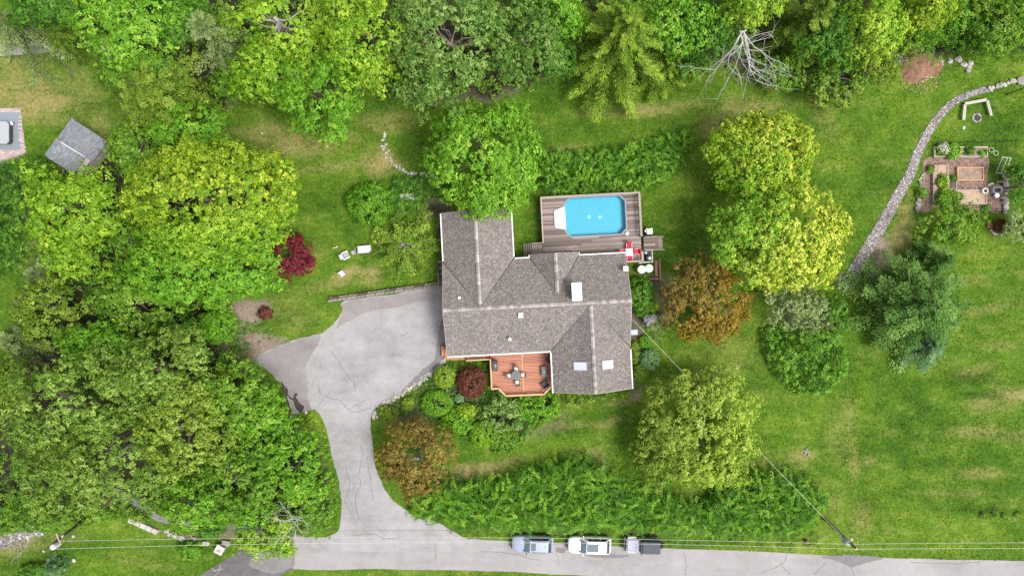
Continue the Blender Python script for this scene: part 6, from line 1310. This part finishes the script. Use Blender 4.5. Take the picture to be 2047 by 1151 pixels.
T('broadleaf_tree', 'small lime crown standing above the roadside trees', 'tree', 568, 1045, 28, 22, 7, 'lime', seed=59, clump=.5, tip=.3)
mass('shrub_bank', 'low dark shrubs along the lower-left wood edge', 'shrub', [(-30,990),(60,1000),(120,1020),(170,1030),(240,1010),(300,1030),(290,1045),(230,1035),(170,1050),(100,1065),(50,1060),(-30,1075)], 1.6, 'mid', dens=150, seed=60, clump=.4, nl=14, lsize=.22)
twg = root('dead_twigs', 'tangle of pale dead twigs among leaves beside the driveway mouth', 'dead branches', W(612, 1002)); mb = MB(); rd = random.Random(31)
for a in range(9): twig(Vector((rd.gauss(0, .6), rd.gauss(0, .5), 6.0)), Vector((math.cos(a * .7), math.sin(a * .7), .02)), rd.uniform(1.2, 2.2), .04, 2)
mb.tube([(0, .1, -.1), (.1, 0, 3), (0, 0, 6.1)], [.12, .09, .06], 6); mb.build('branches', DEADW, twg)
# --- lawn specimens
T('red_maple', 'dark red rounded maple on the lawn beside the big maple', 'tree', 583, 513, 49, 51, 4, 'red', base=.1, seed=70, clump=.42, lsize=.17, nl=70, rough=.06, holes=0, tip=.2)
B('shrub', 'small reddish bush on bare soil left of the driveway', 531, 626, 15, 13, .9, 'plum', 71, nl=26, lsize=.16)
B('shrub', 'bright green mounded bush at the edge of the left wood', 436, 650, 38, 36, 3.0, 'fresh', 72, clump=.3, lsize=.15)
mass('weed_patch', 'scattered weeds on the bare sandy soil left of driveway', 'weeds', [(455,640),(500,640),(545,655),(560,680),(530,690),(490,720),(470,700)], .4, 'dark', dens=40, seed=73, clump=.22, nl=9, lsize=.16, kind='stuff', thin=(1.2, .45))
T('broadleaf_tree', 'bright green tree leaning over the house roof corner', 'tree', 968, 318, 116, 112, 11, 'fresh', seed=74, cover=2.9, rmin=.6, clump=.72, shoot=1.2, holes=.35, tip=.18, nl=85, rough=.1)
T('broadleaf_tree', 'low leafy skirt of the tree above the house roof', 'tree', 985, 400, 78, 34, 7.0, 'fresh', seed=75, clump=.55, tip=.1, base=.6)
B('shrub', 'dense dark green mounded shrub left of the grey bench', 738, 407, 46, 44, 2.2, 'hedge', 76, clump=.35, lsize=.18, nl=60)
mass('shrub_bank', 'green vine-covered bank around the grey bench', 'shrub', [(775,395),(785,352),(840,350),(890,358),(915,385),(900,396),(858,398),(840,418),(800,428),(770,430)], 1.0, 'dark', dens=150, seed=77, clump=.3, nl=14, lsize=.18)
F('juniper_shrub', 'sprawling shrub with grey bare branches beside the house wall', 'shrub', 812, 490, 82, 3.6, 'larch', 60, per=110, droop=.05, seed=78, ll=.3, lw=.13, wide=.26, bark=BARKGREY, power=.3)
T('maple_tree', 'upper yellow-green round tree right of the pool', 'tree', 1522, 316, 108, 92, 10, 'yellow', seed=79, tip=.2, cover=2.9, rmin=.6, clump=.55, lsize=.21, nl=80, dens=1.35, rough=.05, holes=0, tint2='lime', tint2f=(-.7, -.7, .3))
T('maple_tree', 'lower bright yellow round tree right of the pool', 'tree', 1558, 475, 134, 104, 11, 'yellow', seed=80, tip=.32, cover=2.9, rmin=.6, clump=.6, lsize=.21, nl=80, dens=1.35, rough=.06, holes=.05, tint2='fresh', tint2f=(-.9, .3, .25))
T('bronze_tree', 'bronze-orange leaved tree between house and yellow tree', 'tree', 1408, 597, 100, 90, 6, 'orange', seed=81, clump=.62, lsize=.18, nl=80, holes=.1, cover=2.9, rmin=.5, rough=.05, bark=BARKGREY, limbs=16, tint2='bronze', tint2f=(-.8, .6, .1))
T('bronze_tree', 'bronze-brown leaved tree right of the driveway mouth', 'tree', 832, 915, 78, 84, 6, 'bronze', seed=82, clump=.66, lsize=.18, nl=80, holes=.1, cover=2.6, rmin=.5, rough=.1, bark=BARKGREY)
T('broadleaf_tree', 'greyish green small tree below the yellow tree', 'tree', 1592, 615, 76, 48, 5, 'pale', seed=83, clump=.5, lsize=.17, holes=.15, bark=BARKGREY, limbs=18)
T('broadleaf_tree', 'small green tree tucked beside the gravel strip end', 'tree', 1668, 622, 28, 38, 4, 'dark', seed=84, clump=.45)
mass('shrub_bank', 'dark green rounded shrub mass on the lawn right of house', 'shrub', [(1528,660),(1560,645),(1620,655),(1680,660),(1694,700),(1690,750),(1660,785),(1600,790),(1560,760),(1535,715)], 2.4, 'hedge', dens=190, seed=85, clump=.3, nl=14, lsize=.2, edge=1.6, lump=.9, lscale=2.2)
F('hemlock_tree', 'large feathery green conifer on the right lawn', 'tree', 1828, 612, 132, 8, 'soft', 84, per=300, droop=.1, seed=86, ll=.34, lw=.14, wide=.34, power=.55)
F('hemlock_tree', 'upper light green conifer shoot touching the garden bush', 'tree', 1865, 520, 56, 6, 'soft', 34, per=170, seed=87, wide=.32)
F('hemlock_tree', 'bluish lower branches of a conifer on the right lawn', 'tree', 1850, 690, 70, 4.5, 'blue', 36, per=180, seed=88, ll=.3, wide=.34)
T('broadleaf_tree', 'leafy green bush at the bottom of the vegetable garden', 'shrub', 1898, 448, 72, 46, 3, 'mid', seed=89, base=.1, clump=.5, lsize=.2, shoot=1.2, tip=.15)
B('shrub', 'dark purple shrub beside the terracotta pot', 2001, 452, 15, 14, 1.0, 'plum', 90, nl=30)
T('broadleaf_tree', 'dark green tree cut by the right edge beside the garden', 'shrub', 2040, 370, 34, 46, 4, 'dark', seed=91, clump=.5)
T('broadleaf_tree', 'grey-green shrub at the right edge below the garden', 'shrub', 2032, 448, 34, 36, 3, 'pale', seed=92, clump=.45)
T('spruce_tree', 'large soft green conifer on the front lawn', 'tree', 1398, 850, 112, 118, 9, 'larch', base=.05, seed=93, cover=2.9, rmin=.6, clump=.6, lsize=.24, lasp=.55, shoot=1.4, rough=.06, holes=.05, tip=.3, tint2='olive', tint2f=(-.8, .3, .1))
T('broadleaf_tree', 'rounded green crown at the lower left side of the front conifer', 'tree', 1330, 905, 76, 72, 6, 'olive', seed=94, base=.1, clump=.5, lsize=.2, tip=.15)
T('spruce_tree', 'yellowish conifer tip at the right of the front lawn conifer', 'tree', 1448, 900, 52, 80, 7, 'larch', base=.05, seed=95, clump=.5, lsize=.2, lasp=.4, shoot=1.5, rough=.1, tip=.1)
# --- hedges
mass('hedge', 'wide leafy hedge above the pool deck', 'hedge', [(1078,310),(1110,306),(1180,306),(1240,296),(1300,282),(1340,266),(1370,264),(1382,285),(1375,315),(1340,345),(1310,368),(1250,378),(1160,384),(1085,386)], 1.7, 'hedge', dens=210, seed=96, style='stems', nl=12, stem=1.0, lsize=.24, laspect=.5, edge=.9, lump=.3)
mass('hedge', 'long arching hedge between front lawn and road', 'hedge', [(835,1020),(850,985),(880,968),(930,965),(985,968),(1040,948),(1100,930),(1160,922),(1210,932),(1250,960),(1300,985),(1360,1010),(1420,1010),(1440,1050),(1400,1056),(1330,1056),(1250,1053),(1180,1055),(1120,1053),(1060,1047),(1000,1044),(940,1042),(890,1040),(855,1030)], 2.6, 'hedge', dens=230, seed=97, style='stems', nl=18, stem=1.9, lsize=.25, laspect=.45, edge=1.2, lump=.45, lscale=2.5)
mass('hedge', 'right end of the roadside hedge below the front conifer', 'hedge', [(1400,1015),(1440,975),(1490,950),(1550,942),(1610,955),(1650,985),(1648,1020),(1625,1050),(1570,1062),(1490,1066),(1430,1068)], 2.3, 'hedge', dens=210, seed=98, style='stems', nl=12, stem=1.2, lsize=.25, laspect=.5, edge=1.2, lump=.45)
mass('long_grass', 'tall roadside grass between hedge and road', 'grass', [(880,1058),(1000,1066),(1300,1080),(1500,1070),(1640,1062),(1640,1098),(1500,1096),(1320,1089),(1150,1082),(1000,1075),(930,1072)], .35, 'grass', dens=45, seed=99, clump=.22, nl=10, lsize=.22, laspect=.2, kind='stuff', edge=.4)
B('shrub', 'small bright lime shrub at the left tip of the roadside hedge', 838, 1021, 19, 14, 1.2, 'lime', 100, nl=36, lsize=.17)
# --- planting bed by the cedar deck
clipped('light green clipped ball shrub nearest the driveway wall top', 889, 753, 22, 22, 1.7, 'larch', 101)
B('red_shrub', 'round dark red-brown shrub left of the cedar deck', 943, 763, 28, 33, 2.1, 'plum', 102, lsize=.14, nl=70, tip=.15)
clipped('wide green clipped mound below the light ball shrub', 873, 806, 32, 26, 1.5, 'fresh', 103)
clipped('small bright green ball beside the rock wall', 815, 808, 14, 14, 1.0, 'larch', 104)
clipped('bright yellow-green clipped ball at the lawn edge of the bed', 967, 868, 28, 28, 1.6, 'lime', 105)
B('shrub', 'low mossy green mound by the driveway bend', 776, 826, 22, 17, .8, 'olive', 106, lsize=.1, clump=.2)
B('shrub', 'leafy green shrub left of the yellow-green ball', 916, 838, 32, 30, 1.5, 'fresh', 107, rough=.12, lsize=.17, clump=.3)
B('shrub', 'yellow-leaved shrub between leafy shrub and rhododendron', 932, 822, 22, 14, 1.7, 'yellow', 108, rough=.12, lsize=.15)
T('broadleaf_tree', 'large-leaved dark rhododendron at the middle of the bed', 'shrub', 1000, 826, 46, 42, 2.2, 'oak', seed=109, base=.05, clump=.32, lsize=.2, nl=36, holes=.25, tip=.25)
B('shrub', 'bright green spreading shrub below the cedar deck corner', 1075, 815, 44, 30, 1.5, 'fresh', 110, rough=.1, lsize=.15)
B('shrub', 'dark low shrub at the bottom of the planting bed', 1010, 880, 36, 24, 1.1, 'mid', 111, rough=.12, lsize=.16)
mass('ground_cover', 'mixed green ground cover filling the planting bed', 'ground cover', [(868,742),(895,722),(975,722),(980,778),(1010,795),(1100,790),(1110,820),(1080,850),(1030,895),(960,895),(905,860),(850,840),(800,835),(770,820),(830,782)], .4, 'dark', dens=90, seed=112, clump=.24, nl=14, lsize=.16, kind='stuff', edge=.5, lump=.6)
B('shrub', 'bluish grey tuft below the red-brown shrub', 918, 795, 11, 9, .8, 'blue', 113, nl=26)
mass('flower_bed', 'yellow-green low shrubs along the front gable wall', 'shrub', [(1110,786),(1190,790),(1262,782),(1250,792),(1200,800),(1160,812),(1120,808)], .7, 'olive', dens=130, seed=114, clump=.25, nl=14, lsize=.15, edge=.4)
# --- east side of the house
B('evergreen_shrub', 'tall green evergreen shrub against the right house wall', 1279, 592, 26, 40, 2.6, 'dark', 115, rough=.1, lsize=.17, clump=.3)
B('shrub', 'small lime shrub below the wall evergreen', 1300, 612, 15, 14, 1.6, 'lime', 116, lsize=.16)
F('smoke_shrub', 'pale green feathery shrub with white flower plumes', 'shrub', 1306, 645, 38, 1.8, 'pale', 28, per=80, seed=117, ll=.22, lw=.08)
B('flower_plume', 'left whitish mauve flower plume on the feathery shrub', 1296, 638, 14, 10, 2.0, 'mauve', 118, nl=22, lsize=.12, rough=.2, cat='flowers'); B('flower_plume', 'right whitish mauve flower plume on the feathery shrub', 1326, 636, 9, 9, 1.9, 'mauve', 119, nl=20, lsize=.12, rough=.2, cat='flowers')
clipped('round bluish green clipped ball right of the house', 1298, 719, 20, 21, 1.5, 'blue', 120)
clipped('olive green clipped ball touching the house corner', 1280, 745, 16, 19, 1.3, 'olive', 121)
clipped('small faint green mound above the bluish ball', 1290, 683, 14, 13, .8, 'fresh', 122)
B('shrub', 'yellowish narrow shrub against the right house wall', 1268, 705, 9, 24, .9, 'olive', 123, lsize=.12)
# --- lower left lawn
F('blue_spruce', 'small blue spruce on the lower-left lawn', 'tree', 108, 1133, 27, 2.6, 'blue', 44, per=120, seed=124, ll=.2, lw=.06, power=.8)
B('shrub', 'dark green shrub left of the blue spruce', 66, 1143, 26, 17, 1.4, 'dark', 125, rough=.15, lsize=.16)
B('shrub', 'dark shrub under the wires on the lower-left lawn', 380, 1098, 26, 18, 1.5, 'hedge', 126, rough=.12, lsize=.17)
B('shrub', 'bright shrub beside the side path, lower left', 420, 1060, 26, 14, 1.5, 'dark', 127, rough=.15, lsize=.17)
for i, (px, py) in enumerate([(1965, 1029), (1990, 1026), (2008, 1030), (2035, 1028)]): B('weed_tuft', ['leftmost green weed tuft of the four in the lower right field', 'second green weed tuft from left in the lower right field', 'third green weed tuft from left in the lower right field', 'weed tuft nearest the right edge in the lower right field'][i], px, py, 8, 5, .3, 'mid', 130 + i, nl=22, lsize=.14, cat='weed', group='weed tufts in the right field')
mass('leafy_edge', 'low green growth where the grass tongue meets the driveway trees', 'undergrowth', [(590,835),(625,822),(645,845),(660,900),(672,960),(676,1030),(660,1055),(640,1040),(640,960),(620,900)], .35, 'lime', dens=70, seed=135, clump=.22, nl=10, lsize=.15, kind='stuff', thin=(1.5, .35))

# ------------------------------------------------------------------ grass tufts over the lawns (uncountable)
rng = np.random.default_rng(77); Q = np.stack([rng.uniform(-62, 62, 260000), rng.uniform(-35.5, 35.5, 260000)], 1)
bad = in_any(Q, [wpoly(DRIVE), wpoly(ROAD), wpoly(BDRIVE), wpoly(BDRIVE2), wpoly(PATHTL), wpoly(WOOD_TOP), wpoly(WOOD_LEFT), wpoly(strip(GR, 22, 9)), wpoly([(1850,318),(1974,316),(2002,380),(2002,418),(1850,420)]), wpoly([(-60,217),(41,216),(52,306),(30,322),(-60,345)]),
                  [tuple(HL(a, b))[:2] for a, b in ((-.2, -5), (4.6, -5), (4.6, -10.3), (20.5, -10), (20.5, 4.2), (22.8, 4.2), (22.8, 12.3), (11.3, 12.3), (11.3, 5.3), (8, 5.3), (8, 10.8), (-.2, 10.8))]])
Q = Q[~bad]; dn = fbm(Q[:, 0] / 1.4, Q[:, 1] / 1.4, 21); Q = Q[dn > rng.uniform(.25, .75, len(Q))]
# thinner where the ground is bare
gi = np.clip(((Q[:, 1] + 38) / .4).astype(int) + 5, 0, ny - 1) * nx + np.clip(((Q[:, 0] + 66) / .4).astype(int) + 5, 0, nx - 1)
Q = Q[soil[gi] < rng.uniform(0, .9, len(Q))][:120000]; gi = np.clip(((Q[:, 1] + 38) / .4).astype(int) + 5, 0, ny - 1) * nx + np.clip(((Q[:, 0] + 66) / .4).astype(int) + 5, 0, nx - 1)
n = len(Q); P = np.concatenate([Q, rng.uniform(.02, .07, (n, 1))], 1); N = UP * .6 + rng.normal(size=(n, 3)) * .6; T = unit(rng, n); L = rng.uniform(.10, .24, n)
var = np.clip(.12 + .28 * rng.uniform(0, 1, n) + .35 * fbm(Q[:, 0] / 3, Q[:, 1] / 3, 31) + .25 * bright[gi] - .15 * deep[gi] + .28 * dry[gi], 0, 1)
o = leaf_obj('grass_tuft', P, N, T, L, L * .55, var, LM('grass'), None); tag(o, 'short uneven grass covering the lawns', 'grass', kind='stuff')
